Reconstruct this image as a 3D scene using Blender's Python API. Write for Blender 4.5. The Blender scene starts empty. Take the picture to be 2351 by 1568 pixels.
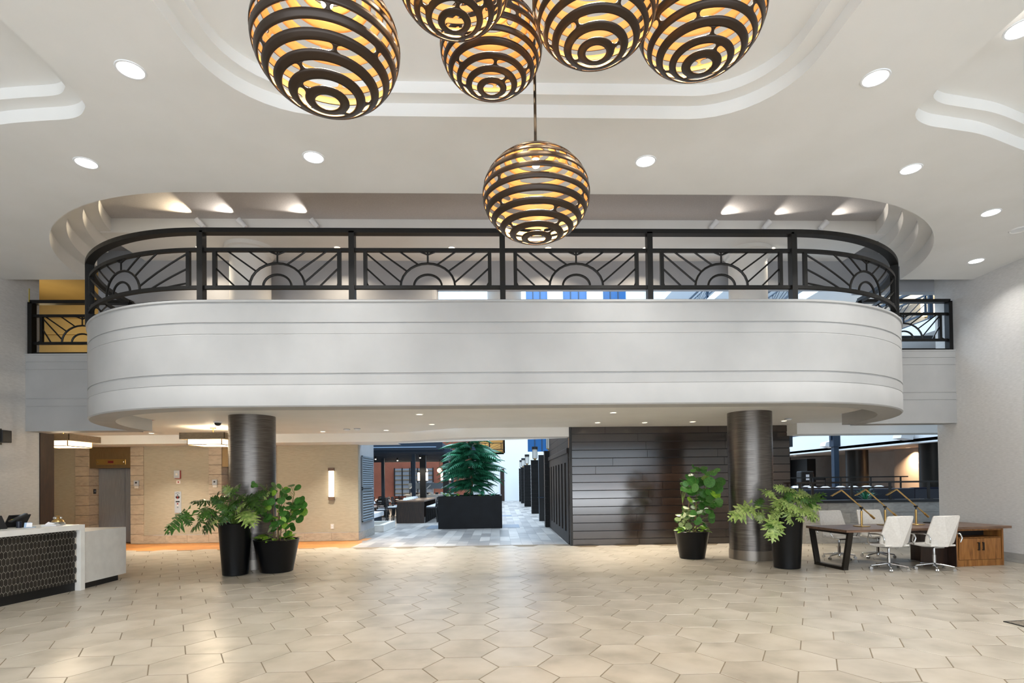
import bpy, math, random
from mathutils import Vector, Matrix
from mathutils.geometry import tessellate_polygon
random.seed(11)
SC = bpy.context.scene
COL = SC.collection
PI = math.pi
sin, cos, rad = math.sin, math.cos, math.radians

# ------------------------------------------------------------------ camera, world, daylight, exposure
cam_d = bpy.data.cameras.new('camera')
cam = bpy.data.objects.new('camera', cam_d); COL.objects.link(cam); SC.camera = cam
cam_d.sensor_width = 36.0; cam_d.sensor_fit = 'HORIZONTAL'
cam_d.lens = 1275.895 / 2351 * 36
cam_d.shift_x = (1175.5 - 1189.437) / 2351
cam_d.shift_y = (1088.581 - 784) / 2351
cam_d.clip_start = 0.05; cam_d.clip_end = 300
def cam_axes(yaw=0.0339534, pitch=0.0137742, roll=-0.0124069):
    Rz = Matrix(((cos(yaw), -sin(yaw), 0), (sin(yaw), cos(yaw), 0), (0, 0, 1)))
    Rx = Matrix(((1, 0, 0), (0, cos(pitch), sin(pitch)), (0, -sin(pitch), cos(pitch))))
    Ry = Matrix(((cos(roll), 0, sin(roll)), (0, 1, 0), (-sin(roll), 0, cos(roll))))
    return Ry @ Rx @ Rz            # rows: right, forward, up
_A = cam_axes()
_r, _f, _u = Vector(_A[0]), Vector(_A[1]), Vector(_A[2])
CH = 1.702
_m = Matrix((( _r.x, _u.x, -_f.x, 0), (_r.y, _u.y, -_f.y, 0), (_r.z, _u.z, -_f.z, CH), (0, 0, 0, 1)))
cam.matrix_world = _m

w = bpy.data.worlds.new('World'); SC.world = w; w.use_nodes = True
bg = w.node_tree.nodes['Background']
bg.inputs[0].default_value = (0.66, 0.82, 1.0, 1); bg.inputs[1].default_value = 0.8

def area_light(name, loc, direction, sx, sy, power, color, spread=180):
    d = bpy.data.lights.new(name, 'AREA'); d.shape = 'RECTANGLE'; d.size = sx; d.size_y = sy
    d.energy = power; d.color = color; d.spread = rad(spread)
    o = bpy.data.objects.new(name, d); COL.objects.link(o)
    o.location = loc; o.rotation_euler = Vector(direction).to_track_quat('-Z', 'Y').to_euler()
    return o
# daylight coming in through the glazed entrance front behind the camera and the skylight over the atrium, plus an added ceiling fill
area_light('daylight_entrance', (0.1, -5.95, 3.0), (0, 1, 0), 18.5, 5.2, 520, (0.82, 0.91, 1.0))
area_light('added_ceiling_fill', (0.1, -5.6, 0.5), (0, 0.75, 1), 18.5, 1.6, 1000, (0.92, 0.96, 1.0))  # added fill lamp, low and out of view, aimed up to brighten the ceiling
area_light('daylight_skylight', (0.5, 32.5, 22.5), (0, 0, -1), 24, 33, 17500, (0.62, 0.81, 1.0))
SC.view_settings.view_transform = 'Standard'; SC.view_settings.look = 'None'
SC.view_settings.gamma = 1.0; SC.view_settings.use_curve_mapping = False
SC.view_settings.exposure = 0.1

# ------------------------------------------------------------------ mesh collector and object helpers
class MB:
    def __init__(s): s.v = []; s.f = []; s.m = []; s.mi = 0
    def add(s, vs, fs):
        o = len(s.v); s.v += [tuple(v) for v in vs]
        s.f += [tuple(i + o for i in f) for f in fs]; s.m += [s.mi] * len(fs); return s
    def box(s, x0, x1, y0, y1, z0, z1):
        return s.add([(x0,y0,z0),(x1,y0,z0),(x1,y1,z0),(x0,y1,z0),(x0,y0,z1),(x1,y0,z1),(x1,y1,z1),(x0,y1,z1)],
            [(0,3,2,1),(4,5,6,7),(0,1,5,4),(1,2,6,5),(2,3,7,6),(3,0,4,7)])
    def cbox(s, x0, x1, y0, y1, z0, z1, c=.003):
        # box with its top/front arrises chamfered (24 quads), used for planks and stones
        a = (x0,x1,y0,y1,z0,z1)
        vs = []; 
        for ix in (0,1):
            for iy in (0,1):
                for iz in (0,1):
                    p = [a[ix], a[2+iy], a[4+iz]]
                    sg = [1-2*ix, 1-2*iy, 1-2*iz]
                    for k in range(3):
                        q = list(p)
                        for j in range(3):
                            if j != k: q[j] += sg[j]*c
                        vs.append(q)
        def I(ix,iy,iz,k): return (ix*4+iy*2+iz)*3+k
        fs = []
        for k in range(3):
            for sd in (0,1):
                b = [(0,0),(0,1),(1,1),(1,0)]
                q = []
                for (u,v) in b:
                    t = [u,v]; t.insert(k, sd); q.append(I(*t,k))
                flip = (sd == 0) ^ (k == 1)
                fs.append(tuple(q if flip else q[::-1]))
        for k in range(3):
            i, j = [x for x in range(3) if x != k]
            for si in (0,1):
                for sj in (0,1):
                    t0 = [0,0,0]; t0[i] = si; t0[j] = sj; t1 = list(t0); t1[k] = 1
                    fs.append((I(*t0,i), I(*t0,j), I(*t1,j), I(*t1,i)))
        for ix in (0,1):
            for iy in (0,1):
                for iz in (0,1): fs.append((I(ix,iy,iz,0), I(ix,iy,iz,1), I(ix,iy,iz,2)))
        return s.add(vs, fs)
    def bar(s, p, q, w, h, up=(0,0,1)):
        p, q = Vector(p), Vector(q); d = (q-p).normalized(); up = Vector(up)
        a = d.cross(up)
        if a.length < 1e-4: a = d.cross(Vector((0,1,0)))
        a.normalize(); b = a.cross(d)
        a *= w/2; b *= h/2
        return s.add([p-a-b,p+a-b,p+a+b,p-a+b,q-a-b,q+a-b,q+a+b,q-a+b],
            [(0,1,2,3),(7,6,5,4),(0,4,5,1),(1,5,6,2),(2,6,7,3),(3,7,4,0)])
    def tube(s, pts, r, n=8, cap=True):
        pts = [Vector(p) for p in pts]
        rs = r if isinstance(r, (list, tuple)) else [r]*len(pts)
        base = len(s.v); fr = None
        for i, p in enumerate(pts):
            t = (pts[min(i+1, len(pts)-1)] - pts[max(i-1, 0)]).normalized()
            if fr is None:
                a = t.cross(Vector((0,0,1)))
                if a.length < 1e-3: a = t.cross(Vector((0,1,0)))
                a.normalize()
            else:
                a = fr - t*fr.dot(t); a.normalize()
            fr = a; b = t.cross(a)
            for k in range(n):
                an = 2*PI*k/n; s.v.append(tuple(p + (a*cos(an) + b*sin(an))*rs[i]))
        for i in range(len(pts)-1):
            for k in range(n):
                k2 = (k+1) % n
                s.f.append((base+i*n+k, base+(i+1)*n+k, base+(i+1)*n+k2, base+i*n+k2)[::-1]); s.m.append(s.mi)
        if cap:
            s.f.append(tuple(base+k for k in range(n))); s.m.append(s.mi)
            e = base+(len(pts)-1)*n
            s.f.append(tuple(e+k for k in range(n))[::-1]); s.m.append(s.mi)
        return s
    def lathe(s, prof, c=(0,0,0), n=32, a0=0, a1=2*PI):
        full = abs(a1-a0-2*PI) < 1e-6
        cols = n if full else n+1
        base = len(s.v)
        for (r, z) in prof:
            for k in range(cols):
                an = a0+(a1-a0)*k/n
                s.v.append((c[0]+r*cos(an), c[1]+r*sin(an), c[2]+z))
        for i in range(len(prof)-1):
            for k in range(n):
                k2 = (k+1) % cols
                s.f.append((base+i*cols+k, base+i*cols+k2, base+(i+1)*cols+k2, base+(i+1)*cols+k)); s.m.append(s.mi)
        return s
    def poly(s, loop, z, holes=(), flip=False):
        loops = [[Vector((p[0],p[1],0)) for p in loop]] + [[Vector((p[0],p[1],0)) for p in h] for h in holes]
        tris = tessellate_polygon(loops)
        flat = [p for l in loops for p in l]
        fs = []
        for t in tris:
            a, b, c = (flat[i] for i in t)
            cr = (b-a).cross(c-a).z
            up = cr > 0
            fs.append(t if up != flip else t[::-1])
        return s.add([(p.x,p.y,z) for p in flat], fs)
    def wall(s, loop, z0, z1, closed=True, flip=False):
        n = len(loop); vs = [(p[0],p[1],z0) for p in loop] + [(p[0],p[1],z1) for p in loop]
        fs = []
        for i in range(n if closed else n-1):
            j = (i+1) % n
            q = (i, j, n+j, n+i); fs.append(q[::-1] if flip else q)
        return s.add(vs, fs)
    def prism(s, loop, z0, z1, holes=()):
        s.poly(loop, z0, holes, flip=True); s.poly(loop, z1, holes)
        s.wall(loop, z0, z1)
        for h in holes: s.wall(h, z0, z1)
        return s
    def sphere(s, c, r, n=12, m=8, sz=1.0):
        prof = [(max(r*sin(PI*i/m), 1e-4), -r*sz*cos(PI*i/m)) for i in range(m+1)]
        return s.lathe(prof, c, n)
    def xf(s, M, start=0):
        s.v[start:] = [tuple(M @ Vector(v)) for v in s.v[start:]]; return s

ORIG = {}
def org(o):
    v = Vector((0,0,0))
    while o is not None:
        v += ORIG.get(o.name, Vector((0,0,0))); o = o.parent
    return v
def make_mesh(name, mb, mats, smooth=None):
    me = bpy.data.meshes.new(name)
    me.from_pydata(mb.v, [], mb.f)
    if not isinstance(mats, (list, tuple)): mats = [mats]
    for m in mats: me.materials.append(m)
    if len(mats) > 1: me.polygons.foreach_set('material_index', mb.m)
    if smooth is not None:
        me.polygons.foreach_set('use_smooth', [True]*len(me.polygons))
        me.set_sharp_from_angle(angle=rad(smooth))
    me.update(); return me
def obj(name, mb, mats, parent=None, smooth=None, world=True, bevel=0):
    if world and parent is not None:
        o0 = org(parent)
        if o0.length > 0: mb.v = [(v[0]-o0.x, v[1]-o0.y, v[2]-o0.z) for v in mb.v]
    o = bpy.data.objects.new(name, make_mesh(name, mb, mats, smooth))
    COL.objects.link(o)
    if parent is not None: o.parent = parent
    if bevel:
        b = o.modifiers.new('bevel', 'BEVEL'); b.width = bevel; b.segments = 2; b.limit_method = 'ANGLE'
    return o
def inst(name, me, parent, loc=(0,0,0), rot=None, scale=None):
    o = bpy.data.objects.new(name, me); COL.objects.link(o); o.parent = parent; o.location = loc
    if rot is not None: o.rotation_euler = rot
    if scale is not None: o.scale = scale if isinstance(scale, (tuple, list)) else (scale,)*3
    return o
def tag(o, label, cat, group=None):
    o['label'] = label; o['category'] = cat
    if group: o['group'] = group
    return o
def thing(name, label, cat, loc=(0,0,0), rz=0, group=None):
    o = bpy.data.objects.new(name, None); COL.objects.link(o)
    o.empty_display_size = .1; o.location = loc; o.rotation_euler = (0,0,rz); ORIG[o.name] = Vector(loc)
    return tag(o, label, cat, group)
def struct(name, mb, mats, smooth=None):
    o = obj(name, mb, mats, None, smooth); o['kind'] = 'structure'; return o
def kids(o): return [c for c in o.children]
def dup(o, loc, rz=None, label=None, parent=None):
    c = o.copy(); COL.objects.link(c)
    if parent is not None: c.parent = parent
    else:
        c.location = loc
        if rz is not None: c.rotation_euler = (0,0,rz)
        ORIG[c.name] = Vector(loc)
        if label: c['label'] = label
    for k in kids(o): dup(k, None, parent=c)
    return c

# ------------------------------------------------------------------ materials
def hexc(h):
    h = h.lstrip('#'); r = [int(h[i:i+2],16)/255 for i in (0,2,4)]
    return tuple((c/12.92 if c <= .04045 else ((c+.055)/1.055)**2.4) for c in r) + (1,)
def bsdf(m): return m.node_tree.nodes['Principled BSDF']
def mat(name, col, rough=.5, metal=0, emit=None, es=0, spec=None, coat=0, coat_rough=.05):
    m = bpy.data.materials.new(name); m.use_nodes = True
    b = m.node_tree.nodes['Principled BSDF']
    b.inputs['Base Color'].default_value = hexc(col) if isinstance(col, str) else tuple(col)
    b.inputs['Roughness'].default_value = rough; b.inputs['Metallic'].default_value = metal
    if spec is not None: b.inputs['Specular IOR Level'].default_value = spec
    if coat: b.inputs['Coat Weight'].default_value = coat; b.inputs['Coat Roughness'].default_value = coat_rough
    if emit:
        b.inputs['Emission Color'].default_value = hexc(emit) if isinstance(emit, str) else tuple(emit)
        b.inputs['Emission Strength'].default_value = es
    return m
def N(m, t, **kw):
    n = m.node_tree.nodes.new(t)
    for k, v in kw.items():
        if k.startswith('i_'):
            key = k[2:].replace('_', ' ')
            n.inputs[key].default_value = v
        else: setattr(n, k, v)
    return n
def L(m, a, ao, b, bi): m.node_tree.links.new(a.outputs[ao], b.inputs[bi])
def bsdf(m): return m.node_tree.nodes['Principled BSDF']
def coords(m, scale=(1,1,1), kind='Object', rotz=0):
    tc = N(m, 'ShaderNodeNewGeometry') if kind == 'Position' else N(m, 'ShaderNodeTexCoord')
    mp = N(m, 'ShaderNodeMapping'); mp.inputs['Scale'].default_value = scale; mp.inputs['Rotation'].default_value = (0,0,rotz)
    L(m, tc, kind, mp, 'Vector'); return mp
def ramp(m, stops):
    r = N(m, 'ShaderNodeValToRGB'); e = r.color_ramp.elements
    while len(e) < len(stops): e.new(.5)
    for k, (p, c) in enumerate(stops):
        e[k].position = p; e[k].color = hexc(c) if isinstance(c, str) else tuple(c)
    return r
def noisy(name, stops, scale=(1,1,1), nscale=5, detail=6, rough=.5, metal=0, bump=0, bdist=.01, kind='Position', rand=0, dist=0, coat=0, spec=None, rotz=0):
    m = mat(name, '#808080', rough, metal, coat=coat, spec=spec)
    mp = coords(m, scale, kind, rotz)
    n = N(m, 'ShaderNodeTexNoise'); n.inputs['Scale'].default_value = nscale; n.inputs['Detail'].default_value = detail
    n.inputs['Distortion'].default_value = dist
    if rand:
        oi = N(m, 'ShaderNodeObjectInfo'); ad = N(m, 'ShaderNodeVectorMath', operation='MULTIPLY_ADD')
        L(m, oi, 'Random', ad, 0); ad.inputs[1].default_value = (37, 19, 53); L(m, mp, 'Vector', ad, 2); L(m, ad, 'Vector', n, 'Vector')
    else: L(m, mp, 'Vector', n, 'Vector')
    r = ramp(m, stops); L(m, n, 'Fac', r, 'Fac')
    src, out = r, 'Color'
    if rand:
        hs = N(m, 'ShaderNodeHueSaturation'); mr = N(m, 'ShaderNodeMapRange')
        mr.inputs['To Min'].default_value = 1-rand; mr.inputs['To Max'].default_value = 1+rand
        L(m, oi, 'Random', mr, 'Value'); L(m, mr, 'Result', hs, 'Value'); L(m, r, 'Color', hs, 'Color'); src, out = hs, 'Color'
    L(m, src, out, bsdf(m), 'Base Color')
    if bump:
        b = N(m, 'ShaderNodeBump'); b.inputs['Strength'].default_value = bump; b.inputs['Distance'].default_value = bdist
        L(m, n, 'Fac', b, 'Height'); L(m, b, 'Normal', bsdf(m), 'Normal')
    return m
X = {}
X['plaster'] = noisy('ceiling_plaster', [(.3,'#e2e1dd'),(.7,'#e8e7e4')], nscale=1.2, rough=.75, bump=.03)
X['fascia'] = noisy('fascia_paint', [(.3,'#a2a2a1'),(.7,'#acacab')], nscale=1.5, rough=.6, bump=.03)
X['vinyl'] = noisy('linen_wallcovering', [(.25,'#c3c1be'),(.75,'#d6d4d1')], scale=(9,9,60), nscale=1.2, rough=.7, bump=.06, bdist=.004)
X['vinyl_tan'] = noisy('tan_wallcovering', [(.25,'#a29a86'),(.75,'#b3ab98')], scale=(6,6,50), nscale=1.2, rough=.7, bump=.06, bdist=.004)
X['mezz_wall'] = noisy('mezzanine_wall_paint', [(.3,'#9c9da0'),(.7,'#a6a7aa')], nscale=1.5, rough=.7)
X['gray_ceil'] = noisy('textured_gray_ceiling', [(.35,'#bab8b8'),(.65,'#c6c4c4')], nscale=90, detail=3, rough=.85, bump=.35, bdist=.006)
X['gold_wall'] = noisy('ochre_wall_paint', [(.3,'#a88d55'),(.7,'#b0955c')], nscale=2, rough=.7)
X['tile'] = noisy('beige_porcelain_tile', [(.22,'#8b8375'),(.5,'#a79f91'),(.78,'#b6aea1')], nscale=2.6, detail=5, rough=.3, rand=.035, bump=.02, bdist=.004, spec=.45)
X['grout'] = mat('tile_grout', '#6f6351', .85)
X['walnut'] = mat('dark_stained_oak', '#2a211c', .22, spec=.4, coat=1, coat_rough=.13); bsdf(X['walnut']).inputs['Coat IOR'].default_value = 1.55
def grain(m, stops, scale, rand, rough_lo=None):
    mp = coords(m, scale, 'Object')
    oi = N(m, 'ShaderNodeObjectInfo'); ad = N(m, 'ShaderNodeVectorMath', operation='MULTIPLY_ADD')
    L(m, oi, 'Random', ad, 0); ad.inputs[1].default_value = (31, 47, 23); L(m, mp, 'Vector', ad, 2)
    n = N(m, 'ShaderNodeTexNoise'); n.inputs['Scale'].default_value = 1.0; n.inputs['Detail'].default_value = 8; n.inputs['Distortion'].default_value = .9
    L(m, ad, 'Vector', n, 'Vector')
    r = ramp(m, stops); L(m, n, 'Fac', r, 'Fac')
    hs = N(m, 'ShaderNodeHueSaturation'); mr = N(m, 'ShaderNodeMapRange'); mr.inputs['To Min'].default_value = 1-rand; mr.inputs['To Max'].default_value = 1+rand
    L(m, oi, 'Random', mr, 'Value'); L(m, mr, 'Result', hs, 'Value'); L(m, r, 'Color', hs, 'Color'); L(m, hs, 'Color', bsdf(m), 'Base Color')
    b = N(m, 'ShaderNodeBump'); b.inputs['Strength'].default_value = .03; b.inputs['Distance'].default_value = .002
    L(m, n, 'Fac', b, 'Height'); L(m, b, 'Normal', bsdf(m), 'Normal'); return m
grain(X['walnut'], [(.2,'#120b07'),(.5,'#20150e'),(.8,'#2e2017')], (1.3,22,22), .3)
X['charwood'] = grain(mat('charred_wood_board','#1c1a1a',.45,spec=.25), [(.25,'#070707'),(.5,'#0d0d0e'),(.75,'#141314')], (14,14,2), .25)
X['doorwood'] = grain(mat('charcoal_stained_door','#2c2826',.5,spec=.25), [(.25,'#1c1917'),(.5,'#2a2624'),(.75,'#383330')], (16,16,2), .1)
X['oakfloor'] = grain(mat('honey_oak_floor','#b8793e',.4), [(.25,'#8a5524'),(.5,'#b97a3d'),(.75,'#d39a5c')], (3,26,8), .22)
X['deskwood'] = grain(mat('brown_veneer_top','#6b5240',.35), [(.25,'#4f3b2d'),(.5,'#6d5443'),(.75,'#856a57')], (2,24,24), .05)
X['cherry'] = grain(mat('cherry_veneer','#8a5a2b',.38), [(.25,'#6b421c'),(.5,'#8e5d2c'),(.75,'#a8733c')], (18,18,2.2), .06)
X['espresso'] = grain(mat('espresso_wood','#241710',.4), [(.25,'#1a100b'),(.5,'#2b1b13'),(.75,'#3a261b')], (16,16,2), .1)
X['bronze'] = mat('dark_bronze_paint', '#26221d', .38, .4)
X['railmetal'] = mat('black_rail_enamel', '#12110f', .45, .1, spec=.35)
X['blackmatte'] = mat('black_matte', '#0c0c0d', .5)
X['blackpot'] = noisy('satin_black_planter', [(.3,'#050608'),(.7,'#08090c')], nscale=4, rough=.3, spec=.3)
X['steelbase'] = mat('brushed_steel_band', '#8c857d', .35, .85)
m = mat('ribbed_metallic_wallcovering', '#857d74', .3, .85)
mp = coords(m, (3,3,150), 'Position'); n = N(m, 'ShaderNodeTexNoise'); n.inputs['Scale'].default_value = 1; n.inputs['Detail'].default_value = 5
L(m, mp, 'Vector', n, 'Vector'); r = ramp(m, [(.3,'#4b4743'),(.7,'#7f7974')]); L(m, n, 'Fac', r, 'Fac'); L(m, r, 'Color', bsdf(m), 'Base Color')
b = N(m, 'ShaderNodeBump'); b.inputs['Strength'].default_value = .35; b.inputs['Distance'].default_value = .004; L(m, n, 'Fac', b, 'Height'); L(m, b, 'Normal', bsdf(m), 'Normal')
X['column'] = m
X['stone'] = noisy('taupe_stone_tile', [(.3,'#a39684'),(.5,'#b3a693'),(.75,'#bdb09c')], scale=(2,2,5), nscale=3, rough=.45, rand=.06, dist=.6)
X['graystone'] = noisy('gray_stone_tile', [(.3,'#8f8c86'),(.5,'#9c9993'),(.75,'#a7a49e')], scale=(2,2,5), nscale=3, rough=.5, rand=.05, dist=.6)
X['stainless'] = noisy('brushed_stainless', [(.3,'#868d98'),(.7,'#9ea5b0')], scale=(60,60,1.5), nscale=2, rough=.25, metal=.45)
X['bronzepanel'] = noisy('bronze_tinted_panel', [(.3,'#8a7557'),(.7,'#9b8666')], scale=(40,40,2), nscale=2, rough=.3, metal=.8)
X['palesteel'] = mat('pale_satin_steel', '#b4bcc4', .35, .1)
X['brass'] = mat('satin_brass', '#c3a266', .3, .95)
X['chrome'] = mat('polished_chrome', '#d3d4d6', .12, 1)
X['leather'] = noisy('white_leather', [(.3,'#d9d4cd'),(.7,'#e4e0d9')], nscale=30, rough=.5, bump=.05, bdist=.002)
X['quartz'] = noisy('white_quartz', [(.3,'#d8d6d1'),(.7,'#e3e1dc')], nscale=6, rough=.35)
X['mosaic'] = noisy('black_marble_picket', [(.2,'#1b1815'),(.55,'#2c2823'),(.74,'#3a352e'),(.8,'#7d7468')], scale=(4,4,4), nscale=2.2, detail=7, rough=.28, rand=.25, dist=1.5)
X['mosaicgrout'] = mat('light_grout', '#b5afa3', .8)
X['planks'] = None
def brick_mat(name, c1, c2, c3, mortar, bw, rh, rotz, rough):
    m = mat(name, '#999999', rough)
    mp = coords(m, (1,1,1), 'Position', rotz)
    b = N(m, 'ShaderNodeTexBrick'); b.inputs['Scale'].default_value = 1; b.inputs['Brick Width'].default_value = bw; b.inputs['Row Height'].default_value = rh
    b.inputs['Mortar Size'].default_value = .004; b.inputs['Color1'].default_value = hexc(c1); b.inputs['Color2'].default_value = hexc(c2); b.inputs['Mortar'].default_value = hexc(mortar)
    L(m, mp, 'Vector', b, 'Vector')
    mp2 = coords(m, (1.2,7,1), 'Position', rotz); n = N(m, 'ShaderNodeTexNoise'); n.inputs['Scale'].default_value = 1.5; n.inputs['Detail'].default_value = 5; L(m, mp2, 'Vector', n, 'Vector')
    r = ramp(m, [(.3,c3),(.7,'#ffffff')]); L(m, n, 'Fac', r, 'Fac')
    mx = N(m, 'ShaderNodeMix', data_type='RGBA', blend_type='MULTIPLY'); mx.inputs['Factor'].default_value = .75
    m.node_tree.links.new(b.outputs['Color'], mx.inputs['A']); m.node_tree.links.new(r.outputs['Color'], mx.inputs['B'])
    m.node_tree.links.new(mx.outputs['Result'], bsdf(m).inputs['Base Color']); return m
X['planks'] = brick_mat('gray_plank_tile', '#c9c2bb', '#8a8582', '#a39d98', '#6d6864', 1.2, .3, PI/2, .35)
X['navy'] = mat('navy_painted_steel', '#1d3145', .5)
X['navyvinyl'] = mat('navy_vinyl', '#070f22', .35)
X['rust'] = noisy('rust_red_wall', [(.3,'#7d4430'),(.7,'#8a4c36')], nscale=2, rough=.7)
X['white'] = mat('white_paint', '#e6e8ea', .6)
X['bluewin'] = mat('blue_curtain_wall', '#155084', .3)
X['brownwall'] = noisy('umber_wall', [(.3,'#8d7f74'),(.7,'#988a7e')], nscale=1.5, rough=.7)
X['fabric'] = noisy('woven_drum_shade', [(.3,'#6d5f4c'),(.7,'#8a7b66')], scale=(8,8,80), nscale=2, rough=.85)
X['cloth'] = mat('white_linen', '#e9eaee', .7)
X['goldin'] = mat('gold_leaf_lining', '#efbf80', .6, .0)
X['globe_bronze'] = mat('brown_bronze_shade', '#2e2013', .42, .3)
X['soil'] = noisy('potting_soil', [(.3,'#3a322b'),(.7,'#6b645c')], nscale=60, rough=.95, bump=.6)
X['bark'] = noisy('brown_stem', [(.3,'#5d4a33'),(.7,'#8a7455')], scale=(20,20,4), nscale=3, rough=.8)
X['greenstem'] = mat('green_petiole', '#5f7a2e', .5)
def leaf_mat(name, lo, hi, rand=.25, rough=.38):
    m = noisy(name, [(.3,lo),(.7,hi)], nscale=7, rough=rough, rand=rand, kind='Object'); return m
X['leafdark'] = leaf_mat('split_leaf_green', '#1f3f10', '#456f22', .4)
X['leaflight'] = leaf_mat('pale_split_leaf', '#56762a', '#a5b567', .3)
X['leafround'] = leaf_mat('round_leaf_green', '#2a5a1c', '#4c7f33', .3)
X['leafpale'] = leaf_mat('variegated_round_leaf', '#6f8a4a', '#a3ad78', .2)
X['leafbright'] = leaf_mat('bright_pothos_green', '#5f8f1e', '#93ba3c', .25)
X['frond'] = leaf_mat('norfolk_frond_green', '#1d5a42', '#3f8f68', .3)
def emis(name, col, s, base='#ffffff'): return mat(name, base, .5, emit=col, es=s)
X['lens'] = emis('downlight_lens', '#fff8ee', 9)
X['warmlens'] = emis('warm_downlight_lens', '#ffe2b8', 8)
X['glow'] = emis('warm_opal_diffuser', '#ffdfae', 2.6)
X['sconceglow'] = emis('opal_sconce_tube', '#fff0d8', 3.2)
X['bulb'] = emis('filament_bulb', '#ffdca6', 60)
X['globelamp'] = emis('opal_globe', '#ffd9a8', 3.5)
X['display'] = emis('red_floor_display', '#8a1a10', .25, '#1a0505')
X['paper'] = mat('white_paper', '#e9e9ec', .7)
X['glass'] = mat('clear_glass', '#ffffff', .03); bsdf(X['glass']).inputs['Transmission Weight'].default_value = 1.0; bsdf(X['glass']).inputs['IOR'].default_value = 1.45
X['yellow'] = mat('yellow_trim', '#c9b23a', .5)
X['ivory'] = mat('ivory_plastic', '#dcd8cf', .4)
X['graymetal'] = mat('gray_metal_grille', '#7d8a96', .5, .3)
X['red'] = mat('red_plastic', '#8f1d18', .4)
X['led'] = mat('tinted_blue_paint', '#9db8d6', .6)
# ================================================================== THE SETTING
XL, XR, ZC, ZS, YF = -9.85, 10.1, 5.88, 3.13, 11.42      # side walls, lobby ceiling, soffit under the balcony, ceiling edge
ZT, ZB = 4.5, 2.88                                       # top and bottom of the balcony fascia
CXL, CXR, CY = -4.4, 4.65, 11.9                          # centres of the two quarter circles of the bow
def bow(R, n=28, yend=None):
    pts = []
    a0 = 0.0 if yend is None else math.asin((CY - yend)/R)
    for i in range(n+1):
        a = PI - (-a0) if False else None
        t = a0 + (PI/2 - a0)*i/n
        pts.append((CXL - R*cos(t), CY - R*sin(t)))
    for i in range(n+1):
        t = PI/2 - (PI/2 - a0)*i/n
        pts.append((CXR + R*cos(t), CY - R*sin(t)))
    return pts                                            # left end -> front -> right end

# ---- hexagonal floor tiles
TS, TOX, TOY = .352, .15409, 5.44912
H3 = math.sqrt(3)
fl = struct('floor', MB().box(-13.9, 14, -6, 15.05, -.1, -.0035), X['grout'])
def hexloop(s): return [(s*cos(PI/3*k), s*sin(PI/3*k)) for k in range(6)]
def tile_mb(mb, cx, cy, s=TS, gap=.005):
    a = hexloop(s-gap*1.15-.003); b = hexloop(s-gap*1.15); n = len(mb.v)
    mb.v += [(cx+x, cy+y, 0) for x, y in a] + [(cx+x, cy+y, -.0025) for x, y in b]
    mb.f += [tuple(n+i for i in range(6))] + [(n+6+i, n+6+(i+1) % 6, n+(i+1) % 6, n+i) for i in range(6)]; mb.m += [0]*7
cells = []
for c in range(-26, 27):
    for r_ in range(-8, 18):
        x = TOX+1.5*TS*c; y = TOY+H3*TS*(r_+.5*(c % 2))
        if y < -5.6 or x < -13.6 or x > 13.6 or y > 14.86 + (.0 if x > -4.5 else .12): continue
        if x > 11.5 and y < 12: continue
        if x < XL-.3 and y < 12.2: continue
        if y > 14.3 and x > 1.7: continue
        cells.append((x, y))
def seen(p): return p[1] > 4.3 and abs(p[0]+.05) < p[1]*.955+.45 and not (p[0] < -7.3 and p[1] < 9.3)
vis = sorted([p for p in cells if seen(p)], key=lambda p: p[1])[:300]
vs_ = set(vis)
t0 = MB(); tile_mb(t0, 0, 0); tme = make_mesh('floor_tile', t0, X['tile'])
for p in vis: inst('floor_tile', tme, fl, (p[0], p[1], 0))
mb = MB()
for p in cells:
    if p not in vs_: tile_mb(mb, *p)
o = obj('floor_tile', mb, X['tile'], fl); o['kind'] = 'stuff'
# honey oak boards in the lift lobby
f2 = struct('floor', MB().box(-15, -4.0, 14.8, 17.6, -.1, -.006), X['espresso'])
for k in range(14):
    y = 14.82+k*.2; x = -15+random.uniform(0, 1.2)
    while x < -4.2:
        l = random.uniform(1.2, 2.0); x1 = min(x+l, -4.0)
        a = MB().cbox(x+.002, x1-.002, y+.002, y+.198, -.02, -.004, .002)
        obj('floor_plank', a, X['oakfloor'], f2); x = x1
struct('floor', MB().box(-30, 22, 15.0, 52, -.1, -.005), X['planks'])

# ---- side walls, entrance front
struct('wall_left', MB().box(XL-.3, XL, -6, 12.25, 0, 7.2), X['vinyl'])
struct('wall_right', MB().box(XR, XR+.3, -6, 12.45, 0, 7.2), X['vinyl'])
mb = MB().box(XR-.012, XR, -6, 12.45, 0, .185)
bb = struct('baseboard_right', MB().box(XR-.006, XR, -6, 12.45, 0, .18), X['graystone'])
for k in range(15): obj('stone', MB().cbox(XR-.016, XR-.004, -6+k*1.23+.003, -6+(k+1)*1.23-.003, .002, .185, .002), X['graystone'], bb)
bb = struct('baseboard_left', MB().box(XL, XL+.006, -6, 12.25, 0, .18), X['graystone'])
for k in range(15): obj('stone', MB().cbox(XL+.004, XL+.016, -6+k*1.216+.003, -6+(k+1)*1.216-.003, .002, .185, .002), X['graystone'], bb)
jm = struct('trim_1', MB().box(XL-.3, XL+.02, 12.25, 12.62, 0, 2.88), X['espresso'])
mb = MB(); mb.box(XL-.3, XR+.3, -6.3, -6.0, 5.6, 7.2); mb.box(XL-.3, XR+.3, -6.3, -6.0, -.1, .12)
for k in range(7):
    x = XL+(XR-XL)*k/6; mb.box(x-.12, x+.12, -6.3, -6.0, 0, 5.7)
struct('wall_back', mb, X['bronze'])

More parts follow.
